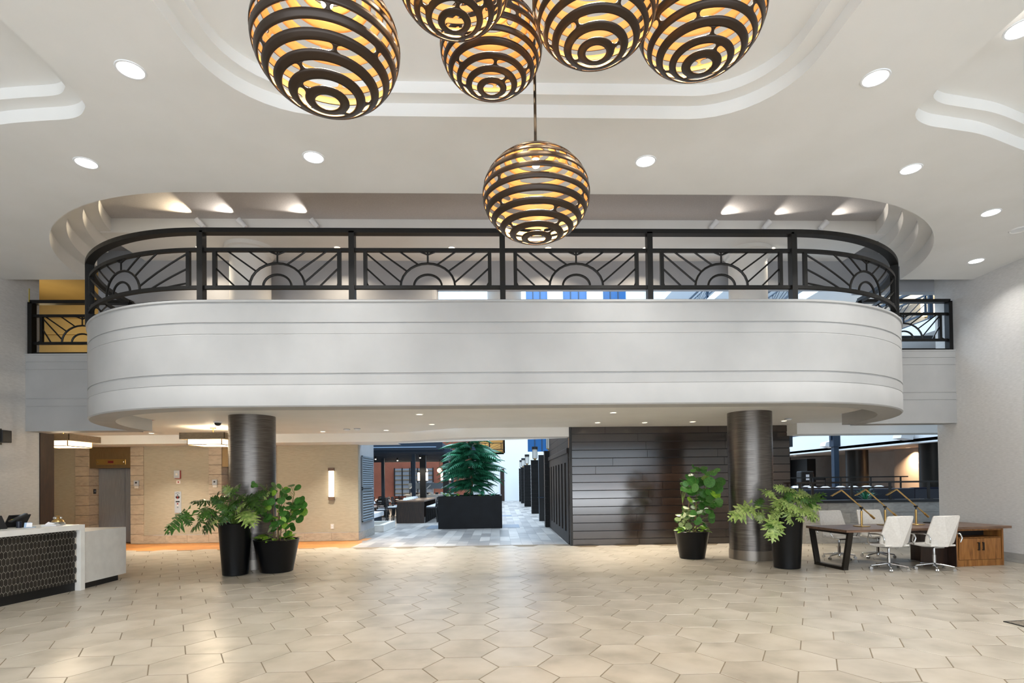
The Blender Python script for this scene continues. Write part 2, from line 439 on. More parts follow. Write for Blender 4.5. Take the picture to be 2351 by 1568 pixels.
# ---- lobby ceiling with the bow opening, the central tray and two side recesses
def rrect(x0, x1, y0, y1, r, n=10):
    out = []
    for (cx, cy, a) in ((x1-r, y1-r, 0), (x0+r, y1-r, PI/2), (x0+r, y0+r, PI), (x1-r, y0+r, 1.5*PI)):
        for i in range(n+1): out.append((cx+r*cos(a+PI/2*i/n), cy+r*sin(a+PI/2*i/n)))
    return out
def smooth_loop(P, n=8):
    out = []; m = len(P)
    for i in range(m):
        p0, p1, p2, p3 = (Vector(P[(i+k-1) % m]) for k in range(4))
        for j in range(n):
            t = j/n
            out.append(tuple(.5*((2*p1)+(p2-p0)*t+(2*p0-5*p1+4*p2-p3)*t*t+(3*p1-p0-3*p2+p3)*t**3)))
    return out
def inset(loop, d):
    n = len(loop); out = []
    area = sum(loop[i][0]*loop[(i+1) % n][1]-loop[(i+1) % n][0]*loop[i][1] for i in range(n))
    sg = 1 if area > 0 else -1
    for i in range(n):
        a, b = Vector(loop[i-1]), Vector(loop[(i+1) % n]); t = (b-a).normalized()
        out.append((loop[i][0]-t.y*d*sg, loop[i][1]+t.x*d*sg))
    return out
trayA = rrect(-2.93, 3.23, -2.2, 6.31, 1.0)
sideR = smooth_loop([(4.76,3.2),(4.76,4.6),(4.76,5.6),(4.79,6.05),(4.9,6.25),(5.15,6.38),(5.5,6.45),(6.0,6.56),(6.85,6.88),(7.6,7.1),(8.3,7.0),(8.8,6.4),(8.9,5.2),(8.9,3.6),(8.4,2.6),(7.0,2.3),(5.4,2.4)])
sideL = smooth_loop([(-4.39,3.2),(-4.39,4.6),(-4.40,5.55),(-4.45,6.08),(-4.55,6.26),(-4.78,6.40),(-5.24,6.46),(-5.7,6.53),(-6.6,6.75),(-7.4,6.85),(-8.0,6.6),(-8.4,5.9),(-8.5,5.0),(-8.5,3.6),(-8.0,2.6),(-6.6,2.3),(-5.0,2.4)][::-1])
def ceiling_loop(R):
    op = bow(R, yend=YF)
    return [(XL, -6), (XR, -6), (XR, YF)] + op[::-1] + [(XL, YF)]
mb = MB()
lp = ceiling_loop(3.9)
mb.poly(lp, ZC, (trayA, sideL, sideR), flip=True); mb.wall(lp, ZC, ZC+.28)
Rs = [3.9, 3.68, 3.46, 3.24]
for k in range(1, 4):
    z = ZC+.28*k-.0+(-.01*(k-1))
    l2 = ceiling_loop(Rs[k]); mb.poly(l2, z, flip=True); mb.wall(bow(Rs[k], yend=YF), z, z+.27, closed=False)
mb.poly([(-9.0, 7.5), (9.2, 7.5), (9.2, 11.6), (-9.0, 11.6)], 7.2, flip=True)
struct('ceiling', mb, X['plaster'], smooth=30)
def tray(name, A, steps, h):
    mb = MB(); z = ZC; lp = A
    for i, d in enumerate(steps):
        mb.wall(lp, z, z+h); z += h
        if i < len(steps)-1 or True:
            nl = inset(lp, d)
            n = len(lp); mb.add([(p[0],p[1],z) for p in lp]+[(p[0],p[1],z) for p in nl], [(i_, (i_+1) % n, n+(i_+1) % n, n+i_) for i_ in range(n)])
            lp = nl
    mb.wall(lp, z, z+h*.3); mb.poly(lp, z+h*.3, flip=True)
    o = struct(name, mb, X['plaster'], smooth=40); return o
tray('ceiling', trayA, [.17, .17], .15)
tray('ceiling', sideL, [.17, .17], .15)
tray('ceiling', sideR, [.17, .17], .15)
mb = MB().poly([(-8.6, 8.0), (8.8, 8.0), (8.8, 11.3), (-8.6, 11.3)], 6.96, flip=True)
struct('ceiling', mb, X['gray_ceil'])
struct('trim_2', MB().box(-7.75, 7.95, 11.07, 12.45, 6.68, 7.15), X['plaster'])

# ---- balcony: bowed fascia, straight bridges, soffit
prof = [(.44,ZT),(-.02,ZT),(-.02,ZT-.03),(0,ZT-.04),(0,4.165),(.014,4.16),(.014,4.142),(0,4.137),(0,3.99),(.005,3.985),(.005,3.977),(0,3.972),(0,3.39),(.014,3.385),(.014,3.367),(0,3.362),(0,3.22),(.005,3.215),(.005,3.207),(0,3.20),(0,ZB+.02),(.02,ZB),(.4,ZB),(.4,ZS)]
def sweep(mb, path, prof, inward):
    # path: list of (x, y, nx, ny) with outward normals; profile: (inward offset, z)
    b = len(mb.v); m = len(prof)
    for (x, y, nx, ny) in path:
        for (d, z) in prof: mb.v.append((x-nx*d, y-ny*d, z))
    for i in range(len(path)-1):
        for j in range(m-1):
            mb.f.append((b+i*m+j, b+i*m+j+1, b+(i+1)*m+j+1, b+(i+1)*m+j)); mb.m.append(mb.mi)
def bowpath(R, n=36, back=.22):
    P = [(CXL-R, CY+back, -1, 0)]
    for i in range(n+1):
        t = PI/2*i/n; P.append((CXL-R*cos(t), CY-R*sin(t), -cos(t), -sin(t)))
    for i in range(9): P.append((CXL+(CXR-CXL)*i/8, CY-R, 0, -1))
    for i in range(n+1):
        t = PI/2-PI/2*i/n; P.append((CXR+R*cos(t), CY-R*sin(t), cos(t), -sin(t)))
    P.append((CXR+R, CY+back, 1, 0)); return P
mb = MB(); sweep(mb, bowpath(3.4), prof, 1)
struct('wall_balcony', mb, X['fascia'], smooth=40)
bprof = [(.4,ZT),(-.01,ZT),(-.01,ZT-.03),(0,ZT-.04),(0,4.335),(.01,4.33),(.01,4.315),(0,4.31),(0,4.175),(.01,4.17),(.01,4.155),(0,4.15),(0,3.565),(.01,3.56),(.01,3.545),(0,3.54),(0,3.405),(.01,3.40),(.01,3.385),(0,3.38),(0,ZB),(.4,ZB),(.4,ZS)]
for (a, b) in ((XL, CXL-3.3), (CXR+3.3, XR)):
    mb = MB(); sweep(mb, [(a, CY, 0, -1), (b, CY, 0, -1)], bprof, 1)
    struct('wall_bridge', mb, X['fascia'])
# walking surface of the mezzanine and the soffit below it
mb = MB(); lp = bow(3.05)
mb.poly(lp+[(CXR+3.05, 12.0), (XR+3, 12.0), (XR+3, 12.9), (-14, 12.9), (-14, 12.0), (CXL-3.05, 12.0)], 4.42)
struct('floor', mb, X['brownwall'])
mb = MB()
sl = [(-15.5, 12.28), (CXL-3.02, 12.28)] + bow(3.02) + [(CXR+3.02, 12.25), (9.9, 12.28), (9.9, 14.2), (7.78, 14.2), (7.78, 14.65), (1.9, 14.65), (-1.2, 14.65), (-2.9, 15.85), (-15.5, 15.85)]
mb.poly(sl, ZS, flip=True)
struct('ceiling', mb, X['plaster'])
# bulkheads that close the soffit towards the lift lobby and the atrium
mb = MB()
curve = [(-15.5, 15.8), (-3.3, 15.8), (-2.95, 15.76), (-2.65, 15.66), (-2.35, 15.5), (-2.05, 15.3), (-1.75, 15.08), (-1.45, 14.88), (-1.15, 14.73), (-.85, 14.65), (-.5, 14.62), (1.87, 14.62)]
mb.wall(curve, 2.885, ZS, closed=False, flip=True)
bk = [(1.87, 15.2), (-.5, 15.2), (-1.0, 15.35), (-3.0, 16.4), (-3.0, 17.2), (-15.5, 17.2)]
mb.poly(curve+bk, 2.885, flip=True)
mb.wall([(1.87,15.2),(-3.0,16.6),(-4.2,17.0),(-4.2,17.3)], 2.885, 4.6, closed=False)
struct('trim_3', mb, X['plaster'], smooth=30)
struct('trim_4', MB().box(7.71, 13.0, 14.1, 14.75, 2.845, 3.4), X['plaster'])

# ---- mezzanine back wall with header, side rooms
mb = MB()
mb.box(-8.75, -1.45, 12.45, 12.7, 4.42, 6.7)          # solid wall behind the left half
mb.box(-1.45, 8.3, 12.45, 12.7, 6.07, 6.7)            # header over the opening to the atrium
mb.box(-9.9, -8.75, 12.45, 12.7, 6.55, 7.2); mb.box(-8.75, -7.7, 12.46, 12.69, 6.7, 7.2); mb.box(7.9, 8.3, 12.46, 12.69, 6.7, 7.2); mb.box(8.3, 10.4, 12.45, 12.7, 5.98, 7.2); mb.box(-9.9, -7.75, 11.4, 12.5, 6.9, 7.0); mb.box(7.95, 10.4, 11.4, 12.5, 6.9, 7.0)
mb.lathe([(.125, 4.42), (.125, 6.07)], (-1.45, 12.575, 0), 16)
struct('wall_mezzanine', mb, X['mezz_wall'])
mb = MB(); mb.box(-15, -6.9, 15.0, 15.2, 4.4, 7.2); mb.box(-15, -6.9, 12.7, 15.0, 6.6, 6.8); mb.box(-6.95,-6.9,12.7,15,4.4,7)
mb.box(-15, -14.8, 12.3, 15.2, 4.4, 7.2)
struct('wall_corridor', mb, X['gold_wall'])
struct('trim_5', MB().box(-14.8, -6.9, 14.93, 15.0, 6.15, 6.22).box(-14.8, -6.9, 14.93, 15.0, 5.72, 5.77), X['gold_wall'])
struct('floor', MB().box(-15, -6.9, 12.8, 15, 4.3, 4.42), X['brownwall'])
struct('door_1', MB().box(-9.42, -8.6, 14.86, 14.96, 4.42, 5.55), X['espresso'])
struct('trim_6', MB().box(XL-.02, XL+.005, 11.98, 12.0, 4.5, 5.9), X['yellow'])

# ---- lift lobby
YW = 16.9
mb = MB(); mb.box(-10.56, -8.66, YW, YW+.2, .25, 3.2); mb.box(-6.66, -4.25, YW, YW+.2, .25, 3.2); mb.box(-14.6, -12.54, YW+.02, YW+.2, .0, 3.2)
mb.box(-12.14, -10.9, YW+.42, YW+.6, 0, 3.2); mb.box(-8.3, -6.66, YW+.42, YW+.6, 0, 3.2)
mb.box(-15.2, -14.6, 12.6, 17.1, 0, 3.2)
mb.box(-15, XL-.3, 12.3, 12.5, 0, 3.2)
wl = struct('wall_lobby', mb, X['vinyl_tan'])
def stone_pier(x0, x1, y0, y1, z0, z1, n, mat_, parent, off=.0):
    for k in range(n):
        za = z0+(z1-z0)*k/n; zb = z0+(z1-z0)*(k+1)/n
        obj('stone', MB().cbox(x0, x1, y0, y1, za+.004, zb-.004, .004), mat_, parent)
stone_pier(-12.54, -12.14, YW-.03, YW+.45, 0, 2.9, 10, X['stone'], wl)
stone_pier(-10.94, -10.56, YW-.03, YW+.45, 0, 2.9, 10, X['stone'], wl)
stone_pier(-8.66, -8.28, YW-.03, YW+.45, 0, 2.9, 10, X['stone'], wl)
stone_pier(-7.1, -6.66, YW-.03, YW+.45, 0, 2.9, 10, X['stone'], wl)
bl = struct('baseboard_lobby', MB().box(-10.56, -8.66, YW-.02, YW, 0, .23).box(-6.66, -4.25, YW-.02, YW, 0, .23), X['graystone'])
for (a, b, n) in ((-10.56, -8.66, 3), (-6.66, -4.235, 3)):
    for k in range(n): obj('stone', MB().cbox(a+(b-a)*k/n+.002, a+(b-a)*(k+1)/n-.002, YW-.035, YW-.015, .003, .245, .002), X['stone'], bl)
mb = MB().box(-4.6, -4.252, YW+.205, 19.0, 0, 5.0)
wp = struct('wall_pier', mb, X['mezz_wall'])
struct('baseboard_pier', MB().box(-4.25, -4.235, YW-.015, 19.0, 0, .24), X['graystone'])
def lift(x0, x1):
    d = struct('door_2', MB().box(x0, x1, YW+.40, YW+.42, 0, 2.26), X['blackmatte'])
    xm = x0+(x1-x0)*.66
    obj('door_leaf', MB().box(x0+.01, xm-.004, YW+.36, YW+.40, .012, 2.255), X['stainless'], d, bevel=.004)
    obj('door_leaf', MB().box(xm+.004, x1-.01, YW+.36, YW+.40, .012, 2.255), X['stainless'], d, bevel=.004)
    obj('transom_panel', MB().box(x0, x1, YW+.0, YW+.42, 2.26, 2.9), X['bronzepanel'], d)
    p = obj('indicator_plate', MB().box(x0+.2, x1-.15, YW-.014, YW, 2.36, 2.52), X['brass'], d, bevel=.004)
    obj('floor_display', MB().box((x0+x1)/2-.06, (x0+x1)/2+.1, YW-.018, YW-.0135, 2.405, 2.475), X['display'], p)
    for xx in (x0+.25, x1-.2): obj('screw', MB().sphere((xx, YW-.016, 2.44), .012, 8, 5), X['chrome'], p)
    return d
lift(-12.14, -10.94); lift(-8.28, -7.1)

# ---- dark plank feature wall and its return with the slatted doors
def plank_rows(parent, x0, x1, y, th, rows, rnd, along='x', matx='walnut', gap=.004):
    for (za, zb) in rows:
        p = x0 if rnd is None else x0
        cuts = [x0]
        q = x0+(random.uniform(.5, 2.6) if rnd else 99)
        while q < x1-.5: cuts.append(q); q += random.uniform(1.8, 3.1)
        cuts.append(x1)
        for a, b in zip(cuts[:-1], cuts[1:]):
            t = th+random.uniform(0, .004)
            if along == 'x': m_ = MB().cbox(a+.001, b-.001, y-t, y, za+gap/2, zb-gap/2, .0035)
            else: m_ = MB().cbox(y-t, y, a+.001, b-.001, za+gap/2, zb-gap/2, .0035)
            obj('plank', m_, X[matx], parent)
rows = [(2.945, 3.13)] + [(2.945-.2137*(k+1), 2.945-.2137*k) for k in range(13)] + [(.0, .167)]
ww = struct('wall_feature', MB().box(1.93, 7.78, 14.63, 14.85, 0, 3.13), X['blackmatte'])
plank_rows(ww, 1.92, 7.78, 14.63, .022, rows, 1, gap=.015)
obj('corner_post', MB().box(1.855, 1.92, 14.585, 14.66, 0, 3.13), X['blackmatte'], ww, bevel=.006)
wr = struct('wall_corridor_right', MB().box(1.9, 2.1, 14.66, 20.7, 0, 4.6), X['blackmatte'])
for k in range(15):
    for (a, b) in ((14.66, 14.9),): obj('plank', MB().cbox(1.868, 1.9, a, b, .2137*k+.003, .2137*(k+1)-.003, .003), X['walnut'], wr)
for k in range(7):
    for (a, b) in ((14.9, 17.6), (17.6, 20.7)): obj('plank', MB().cbox(1.872, 1.9, a+.001, b-.001, 2.6+.2137*k+.003, 2.6+.2137*(k+1)-.003, .003), X['doorwood'], wr)
obj('door_molding', MB().box(1.82, 1.9, 14.9, 20.7, 2.46, 2.6), X['doorwood'], wr, bevel=.01)
dr = struct('door_3', MB().box(1.885, 1.9, 14.9, 20.7, 0, 2.46), X['blackmatte'])
obj('rail', MB().box(1.85, 1.885, 14.9, 20.7, 0, .3), X['doorwood'], dr); obj('rail', MB().box(1.85, 1.885, 14.9, 20.7, 2.22, 2.46), X['doorwood'], dr)
for k in range(8):
    y = 14.9+k*.825; obj('slat', MB().box(1.85, 1.885, y, y+.44, .3, 2.22), X['doorwood'], dr)

# ---- low stone wall of the lounge with its rail, on the right
lw = struct('wall_low', MB().box(7.93, 13.2, 14.2, 14.45, 0, 1.05), X['graystone'])
for k in range(4):
    for r_ in range(4):
        x0 = 7.92+k*1.2-(.6 if r_ % 2 else 0); x1 = x0+1.2; x0 = max(x0, 7.92); x1 = min(x1, 13.2)
        if r_ == 3 and False: pass
        if x1 > x0: obj('stone', MB().cbox(x0+.002, x1-.002, 14.16, 14.2, r_*.2625+.002, (r_+1)*.2625-.002, .002), X['graystone'], lw)
obj('end_panel', MB().box(7.86, 7.93, 14.2, 15.6, 0, 1.05), X['graystone'], lw)
obj('coping', MB().box(7.84, 13.2, 14.1, 14.5, 1.05, 1.12), X['blackmatte'], lw, bevel=.006)
# ================================================================== RAILINGS WITH THE SUNRISE PATTERN
def sunrise(hw, hh):
    """strokes of one panel: (kind, polyline in panel coordinates u (across), v (up))"""
    S = []
    def arc(a, b, v0=0): return [(a*cos(PI*i/14), b*sin(PI*i/14)) for i in range(15)]
    S.append(('arch', arc(.42, .355), .034)); S.append(('arch', arc(.215, .18), .034))
    k = hh/.58
    S.append(('ray_bar', [(0, .355), (0, hh)], .026))
    for sg in (1, -1):
        for (a, b) in (((0, .49), (.146, hh)), ((.146, .335), (.446, hh)), ((.32, .232), (.76, hh)), ((.415, .06), (hw, .535*k)), ((.645, 0), (hw, .275)), ((.915, 0), (hw, .05))):
            S.append(('ray_bar', [(sg*a[0], a[1]), (sg*b[0], b[1])], .026))
    return S
def rail_panel(root, P, L_, z0, posts=(True, True), m=None, u_sub=1, up_in=.2, zt=None, rail_span=None):
    """P(u) -> (Vector position on plan, tangent) for u in metres along the panel, 0..L_"""
    m = m or X['railmetal']
    zb, zm, zt_ = z0+.235, z0+.815, z0+1.1
    def pt(u, z): p = P(u)[0]; return Vector((p.x, p.y, z))
    n = max(1, int(L_/.12)) if u_sub > 1 else 1
    def along(u0, u1, z, w, h, name):
        mb = MB(); pts = [u0+(u1-u0)*i/n for i in range(n+1)]
        b = 0
        for i, u in enumerate(pts):
            p, t = P(u); nn = Vector((-t.y, t.x, 0)) if False else Vector((t.y, -t.x, 0))
            for (a, c) in ((-1, -1), (1, -1), (1, 1), (-1, 1)):
                mb.v.append((p.x+nn.x*a*w/2, p.y+nn.y*a*w/2, z+c*h/2))
        for i in range(n):
            for k in range(4): mb.f.append((i*4+k, i*4+(k+1) % 4, i*4+4+(k+1) % 4, i*4+4+k)); mb.m.append(0)
        mb.f += [(0,1,2,3), (n*4+3,n*4+2,n*4+1,n*4)]; mb.m += [0, 0]
        return obj(name, mb, m, root)
    along(0, L_, zt_, .13, .07, 'handrail')
    along(0, L_, zm, .05, .055, 'upper_rail')
    along(0, L_, zb, .05, .055, 'lower_rail')
    along(0, L_, z0+.02, .07, .04, 'base_rail')
    for u in (up_in, L_-up_in):
        p, t = P(u)
        obj('frame_upright', MB().bar(pt(u, zb), pt(u, zm), .055, .055, up=(t.x, t.y, 0)), m, root)
    hw = L_/2-up_in-.02; hh = zm-zb-.03
    for (nm, line, th) in sunrise(hw, hh):
        q = line
        if len(line) == 2 and u_sub > 1:
            q = [(line[0][0]+(line[1][0]-line[0][0])*i/5, line[0][1]+(line[1][1]-line[0][1])*i/5) for i in range(6)]
        pts = [pt(L_/2+a, zb+.02+b) for a, b in q]
        obj(nm, MB().tube(pts, th/2*1.1, 6), m, root, smooth=50)
def post(root, x, y, t, z0, m=None):
    m = m or X['railmetal']; nn = Vector((t[1], -t[0], 0)); tv = Vector((t[0], t[1], 0))
    obj('post', MB().bar((x, y, z0), (x, y, z0+1.09), .085, .13, up=nn), m, root)
RR = 3.27
rl = thing('balcony_railing', 'black metal railing with sunrise pattern curving round the bowed balcony', 'railing', (0.125, CY-RR, ZT))
px = [-4.52, -2.23, .09, 2.40, 4.70]
yr = CY-RR
for i in range(4):
    x0 = px[i]; Ls = px[i+1]-px[i]
    rail_panel(rl, lambda u, x0=x0: (Vector((x0+u, yr, 0)), Vector((1, 0, 0))), Ls, ZT)
for x in px: post(rl, x, yr, (1, 0), ZT)
aend = .90
def arcL(u):   # starts at the left end, runs to the front
    t = (PI/2-aend) + u/RR
    return Vector((CXL-.12-RR*cos(t), CY-RR*sin(t), 0)), Vector((sin(t), -cos(t), 0))
def arcR(u):
    t = PI/2 - u/RR
    return Vector((CXR+.05+RR*cos(t), CY-RR*sin(t), 0)), Vector((sin(t), cos(t), 0))
rail_panel(rl, arcL, RR*aend, ZT, u_sub=2); rail_panel(rl, arcR, RR*aend, ZT, u_sub=2)
p, t = arcL(0); post(rl, p.x, p.y, (t.x, t.y), ZT)
p, t = arcR(RR*aend); post(rl, p.x, p.y, (t.x, t.y), ZT)
a2 = PI/2-aend
def arcL2(u):
    t = u/RR; return Vector((CXL-.12-RR*cos(t), CY-RR*sin(t), 0)), Vector((sin(t), -cos(t), 0))
def arcR2(u):
    t = a2-u/RR; return Vector((CXR+.05+RR*cos(t), CY-RR*sin(t), 0)), Vector((sin(t), cos(t), 0))
rail_panel(rl, arcL2, RR*a2, ZT, u_sub=2); rail_panel(rl, arcR2, RR*a2, ZT, u_sub=2)
def straight_rail(name, label, a, b, z0, n=1, m=None, ends=(1, 1)):
    a, b = Vector(a), Vector(b); d = (b-a); Lt = d.length; t = d.normalized()
    r = thing(name, label, 'railing', (a.x, a.y, z0))
    for k in range(n):
        a0 = a+t*(Lt*k/n)
        rail_panel(r, lambda u, a0=a0: (Vector((a0.x+t.x*u, a0.y+t.y*u, 0)), t), Lt/n, z0, m=m)
    for k in range(n+1):
        if (k == 0 and not ends[0]) or (k == n and not ends[1]): continue
        q = a+t*(Lt*k/n); post(r, q.x, q.y, (t.x, t.y), z0, m)
    return r
straight_rail('bridge_railing', 'short black sunrise railing left of the balcony, before the ochre corridor', (XL+.07, CY+.08, 0), (-7.72, CY+.08, 0), ZT)
straight_rail('bridge_railing', 'short black sunrise railing right of the balcony, beside the right wall', (7.98, CY+.08, 0), (XR-.07, CY+.08, 0), ZT)

# ================================================================== COLUMNS
def column(x, y, label):
    c = thing('round_column', label, 'column', (x, y, 0))
    obj('shaft', MB().lathe([(.45, .2), (.45, ZS)], (x, y, 0), 64), X['column'], c, smooth=40)
    obj('base_band', MB().lathe([(.45, .2), (.462, .2), (.462, 0)], (x, y, 0), 64), X['steelbase'], c, smooth=40)
    return c
column(-5.13, 11.75, 'metallic grey round column behind two black planters near the lifts')
column(5.40, 11.78, 'metallic bronze-grey round column beside the dark plank wall and work table')
def upper_column(x, y, r, label):
    c = thing('upper_column', label, 'column', (x, y, 4.42))
    obj('shaft', MB().lathe([(r, 4.42), (r, 6.5)], (x, y, 0), 48), X['plaster'], c, smooth=40)
    obj('capital', MB().lathe([(r, 6.5), (r+.05, 6.52), (r+.05, 6.58), (r+.1, 6.6), (r+.1, 6.68)], (x, y, 0), 48), X['plaster'], c, smooth=40)
upper_column(-5.18, 11.82, .40, 'white round column with capital behind the second balcony panel from left')
upper_column(.17, 13.1, .40, 'white round column behind the middle post of the balcony railing')
upper_column(5.5, 11.95, .40, 'white round column behind the balcony railing at right')

# ================================================================== GLOBE PENDANTS
def globe_mesh(seed, R=.4):
    rnd = random.Random(seed); mb = MB()
    def P(th, ph): return (R*sin(th)*cos(ph), R*sin(th)*sin(ph), -R*.83*cos(th))
    def band(t0, t1, n=96, k=3):
        b = len(mb.v)
        for j in range(k+1):
            for i in range(n): mb.v.append(P(t0+(t1-t0)*j/k, 2*PI*i/n))
        for j in range(k):
            for i in range(n):
                i2 = (i+1) % n; mb.f.append((b+j*n+i, b+j*n+i2, b+(j+1)*n+i2, b+(j+1)*n+i)); mb.m.append(0)
    th = rad(9.5); slots = []; last = th
    edges = []
    NP = 12; per = (170-9.5)/NP
    for i in range(NP):
        r0 = 9.5+per*i; rw = per*(.55+rnd.uniform(-.05, .07))
        band(rad(r0), rad(r0+rw)); slots.append((rad(r0+rw), rad(r0+per)))
    band(rad(170), rad(177))
    for (a, b) in slots:
        mid = (a+b)/2; n = 2 if sin(mid) < .45 else 3
        ph0 = rnd.uniform(0, 2*PI)
        for k in range(n):
            ph = ph0+2*PI*k/n+rnd.uniform(-.45, .45)
            H = (b-a)/2*R; w0 = .010; bb = len(mb.v); K = 10
            for j in range(K+1):
                t = -1+2*j/K; w_ = w0+H*(1-math.sqrt(max(0, 1-t*t)))
                tt = mid+(b-a)/2*t; dp = w_/(R*sin(tt))
                for q in (-1, 0, 1): mb.v.append(P(tt, ph+dp*q))
            for j in range(K):
                for q in (0, 1): mb.f.append((bb+j*3+q, bb+j*3+q+1, bb+(j+1)*3+q+1, bb+(j+1)*3+q)); mb.m.append(0)
    return mb
def globe(x, y, z, seed, label, top, rz, R=.4):
    k = R/.4; energy = 200*k*k
    g = thing('globe_pendant', label, 'pendant lamp', (x, y, z), rz, 'slotted globe pendants')
    s = obj('shade', globe_mesh(seed, R), [X['globe_bronze'], X['goldin']], g, smooth=60, world=False)
    so = s.modifiers.new('thick', 'SOLIDIFY'); so.thickness = .006; so.offset = -1; so.material_offset = 1; so.material_offset_rim = 0
    obj('stem', MB().tube([(0, 0, .30*k), (0, 0, top-z)], .011, 10), X['bronze'], g, world=False, smooth=50)
    obj('canopy', MB().lathe([(.001, top-z-.03), (.06, top-z-.03), (.065, top-z-.02), (.065, top-z)], (0, 0, 0), 24), X['bronze'], g, world=False, smooth=40)
    sk = obj('socket', MB().lathe([(.001, .325*k), (.03, .325*k), (.03, .27*k), (.001, .27*k)], (0, 0, 0), 16), X['brass'], g, world=False, smooth=40)
    obj('bulb', MB().sphere((0, 0, .24*k), .033*k, 14, 10), X['bulb'], sk, world=False, smooth=180)
    d = bpy.data.lights.new('globe_bulb', 'SPOT'); d.energy = energy; d.color = (1, .76, .50); d.shadow_soft_size = .05; d.spot_size = rad(128); d.spot_blend = 1
    l = bpy.data.objects.new('globe_bulb_light', d); COL.objects.link(l); l.location = (x, y, z+.19*k)
ztop = ZC+.345
for (q, sd, lab, rz, R) in (((.301, 4.117, 3.839), 3, 'slotted bronze globe hanging lowest, alone on a long visible stem', .3, .4),
        ((-.933, 3.111, 4.16), 5, 'large slotted bronze globe at far left of the hanging cluster', 1.2, .4),
        ((-.218, 3.057, 4.510), 7, 'slotted bronze globe second from left, mostly cut by the top edge', 2.0, .32),
        ((-.020, 3.890, 4.770), 9, 'slotted bronze globe third from left, partly behind its upper neighbour', 4.1, .36),
        ((.646, 3.478, 4.747), 12, 'slotted bronze globe second from right in the cluster', 5.0, .4),
        ((1.506, 3.957, 5.089), 15, 'slotted bronze globe at far right of the cluster', .8, .46)):
    globe(q[0], q[1], q[2], sd, lab, ztop, rz, R)

# ================================================================== DOWNLIGHTS AND CEILING DEVICES
def lens_mesh(r): return MB().lathe([(.0005, 0), (r*.5, 0), (r, 0)], (0, 0, 0), 28)
def ring_mesh(r): return MB().lathe([(r, .0), (r+.004, -.008), (r+.02, -.008), (r+.024, 0)], (0, 0, 0), 28)
LM = {}; 
def downlight(x, y, z, r, label, kind='lens', energy=0, color=(1, .97, .93), spread=120, group=None, name='downlight'):
    d = thing(name, label, 'ceiling light', (x, y, z), 0, group)
    key = (r, kind)
    if key not in LM: LM[key] = (make_mesh('lens', lens_mesh(r), X[kind]), make_mesh('trim_ring', ring_mesh(r), X['white'], 40))
    inst('lens', LM[key][0], d, (0, 0, -.003)); inst('trim_ring', LM[key][1], d)
    if energy:
        l = bpy.data.lights.new('downlight_lamp', 'AREA'); l.shape = 'DISK'; l.size = r*1.9; l.energy = energy; l.color = color; l.spread = rad(spread)
        lo = bpy.data.objects.new('downlight_lamp', l); COL.objects.link(lo); lo.location = (x, y, z-.012)
    return d
for (x, y, lab) in ((-3.643, 5.64, 'large round downlight left of the globe cluster, before the side recess'),
        (-5.27, 7.288, 'round downlight at far left above the balcony end'),
        (-2.321, 7.126, 'round downlight between the tray and the balcony, left of centre'),
        (1.964, 7.159, 'round downlight between the tray and the balcony, right of centre'),
        (3.984, 5.625, 'large round downlight right of the central tray, near the right recess'),
        (5.631, 7.298, 'round downlight at right, below the right ceiling recess'),
        (7.846, 8.499, 'round downlight beside the right end of the ceiling opening'),
        (9.303, 10.424, 'small round downlight nearest to the right wall and ceiling edge'),
        (4.93, 4.976, 'large round downlight cut by the right edge of the photo')):
    downlight(x, y, ZC, .115, lab, energy=18 if x > 9 else 45)
# more of the same ceiling grid behind the camera
for (x, y) in ((-5.0, 1.5), (5.0, 1.5), (-5.0, -2.5), (5.0, -2.5)):
    downlight(x, y, ZC, .115, 'round lobby downlight behind the viewpoint', energy=45, group='downlights behind the viewpoint')
sp = thing('ceiling_speaker', 'round white speaker grille in the ceiling at the right edge', 'speaker', (8.88, 9.09, ZC))
obj('grille', MB().lathe([(.001, -.008), (.10, -.008), (.115, -.004)], (0, 0, 0), 28), X['white'], sp, world=False); obj('frame', MB().lathe([(.115, -.004), (.13, -.012), (.145, 0)], (0, 0, 0), 28), X['plaster'], sp, world=False, smooth=40)
for (x, y, lab, en) in ((-1.64, 11.58, 'small soffit downlight near the balcony edge, left of centre', 45), (2.405, 11.555, 'small soffit downlight near the balcony edge, right of centre', 45),
        (-1.62, 13.58, 'small soffit downlight deeper in, above the planter view', 45), (2.423, 13.517, 'soffit wall-washer at the left end of the plank wall', 40),
        (3.611, 13.615, 'soffit wall-washer over the middle of the plank wall', 40), (4.773, 13.51, 'soffit wall-washer left of the right column top', 40),
        (7.055, 13.495, 'soffit downlight right of the right column, above the table', 45), (-4.758, 15.2, 'small soffit downlight in front of the sconce wall', 70),
        (-3.015, 15.0, 'small soffit downlight just before the curved bulkhead', 45), (-9.3, 15.2, 'slim soffit downlight between the two box pendants', 70)):
    downlight(x, y, ZS, .062, lab, 'warmlens', en, (1, .90, .76), 110, name='soffit_downlight')
for (x, y, lab) in ((-3.658, 14.49, 'white smoke detector on the soffit, right one of two'), (-3.95, 14.59, 'white smoke detector on the soffit, left one of two'), (6.91, 13.012, 'flat white speaker disc on the soffit by the right column')):
    t = thing('smoke_detector', lab, 'detector', (x, y, ZS)); obj('body', MB().lathe([(.001, -.045), (.05, -.045), (.065, -.03), (.08, 0)], (0, 0, 0), 24), X['white'], t, world=False, smooth=40); obj('vent_ring', MB().lathe([(.081, -.012), (.085, -.006), (.085, 0)], (0, 0, 0), 24), X['graymetal'], t, world=False)
t = thing('dome_camera', 'small black dome camera on the soffit left of the left column', 'camera', (-6.27, 12.62, ZS))
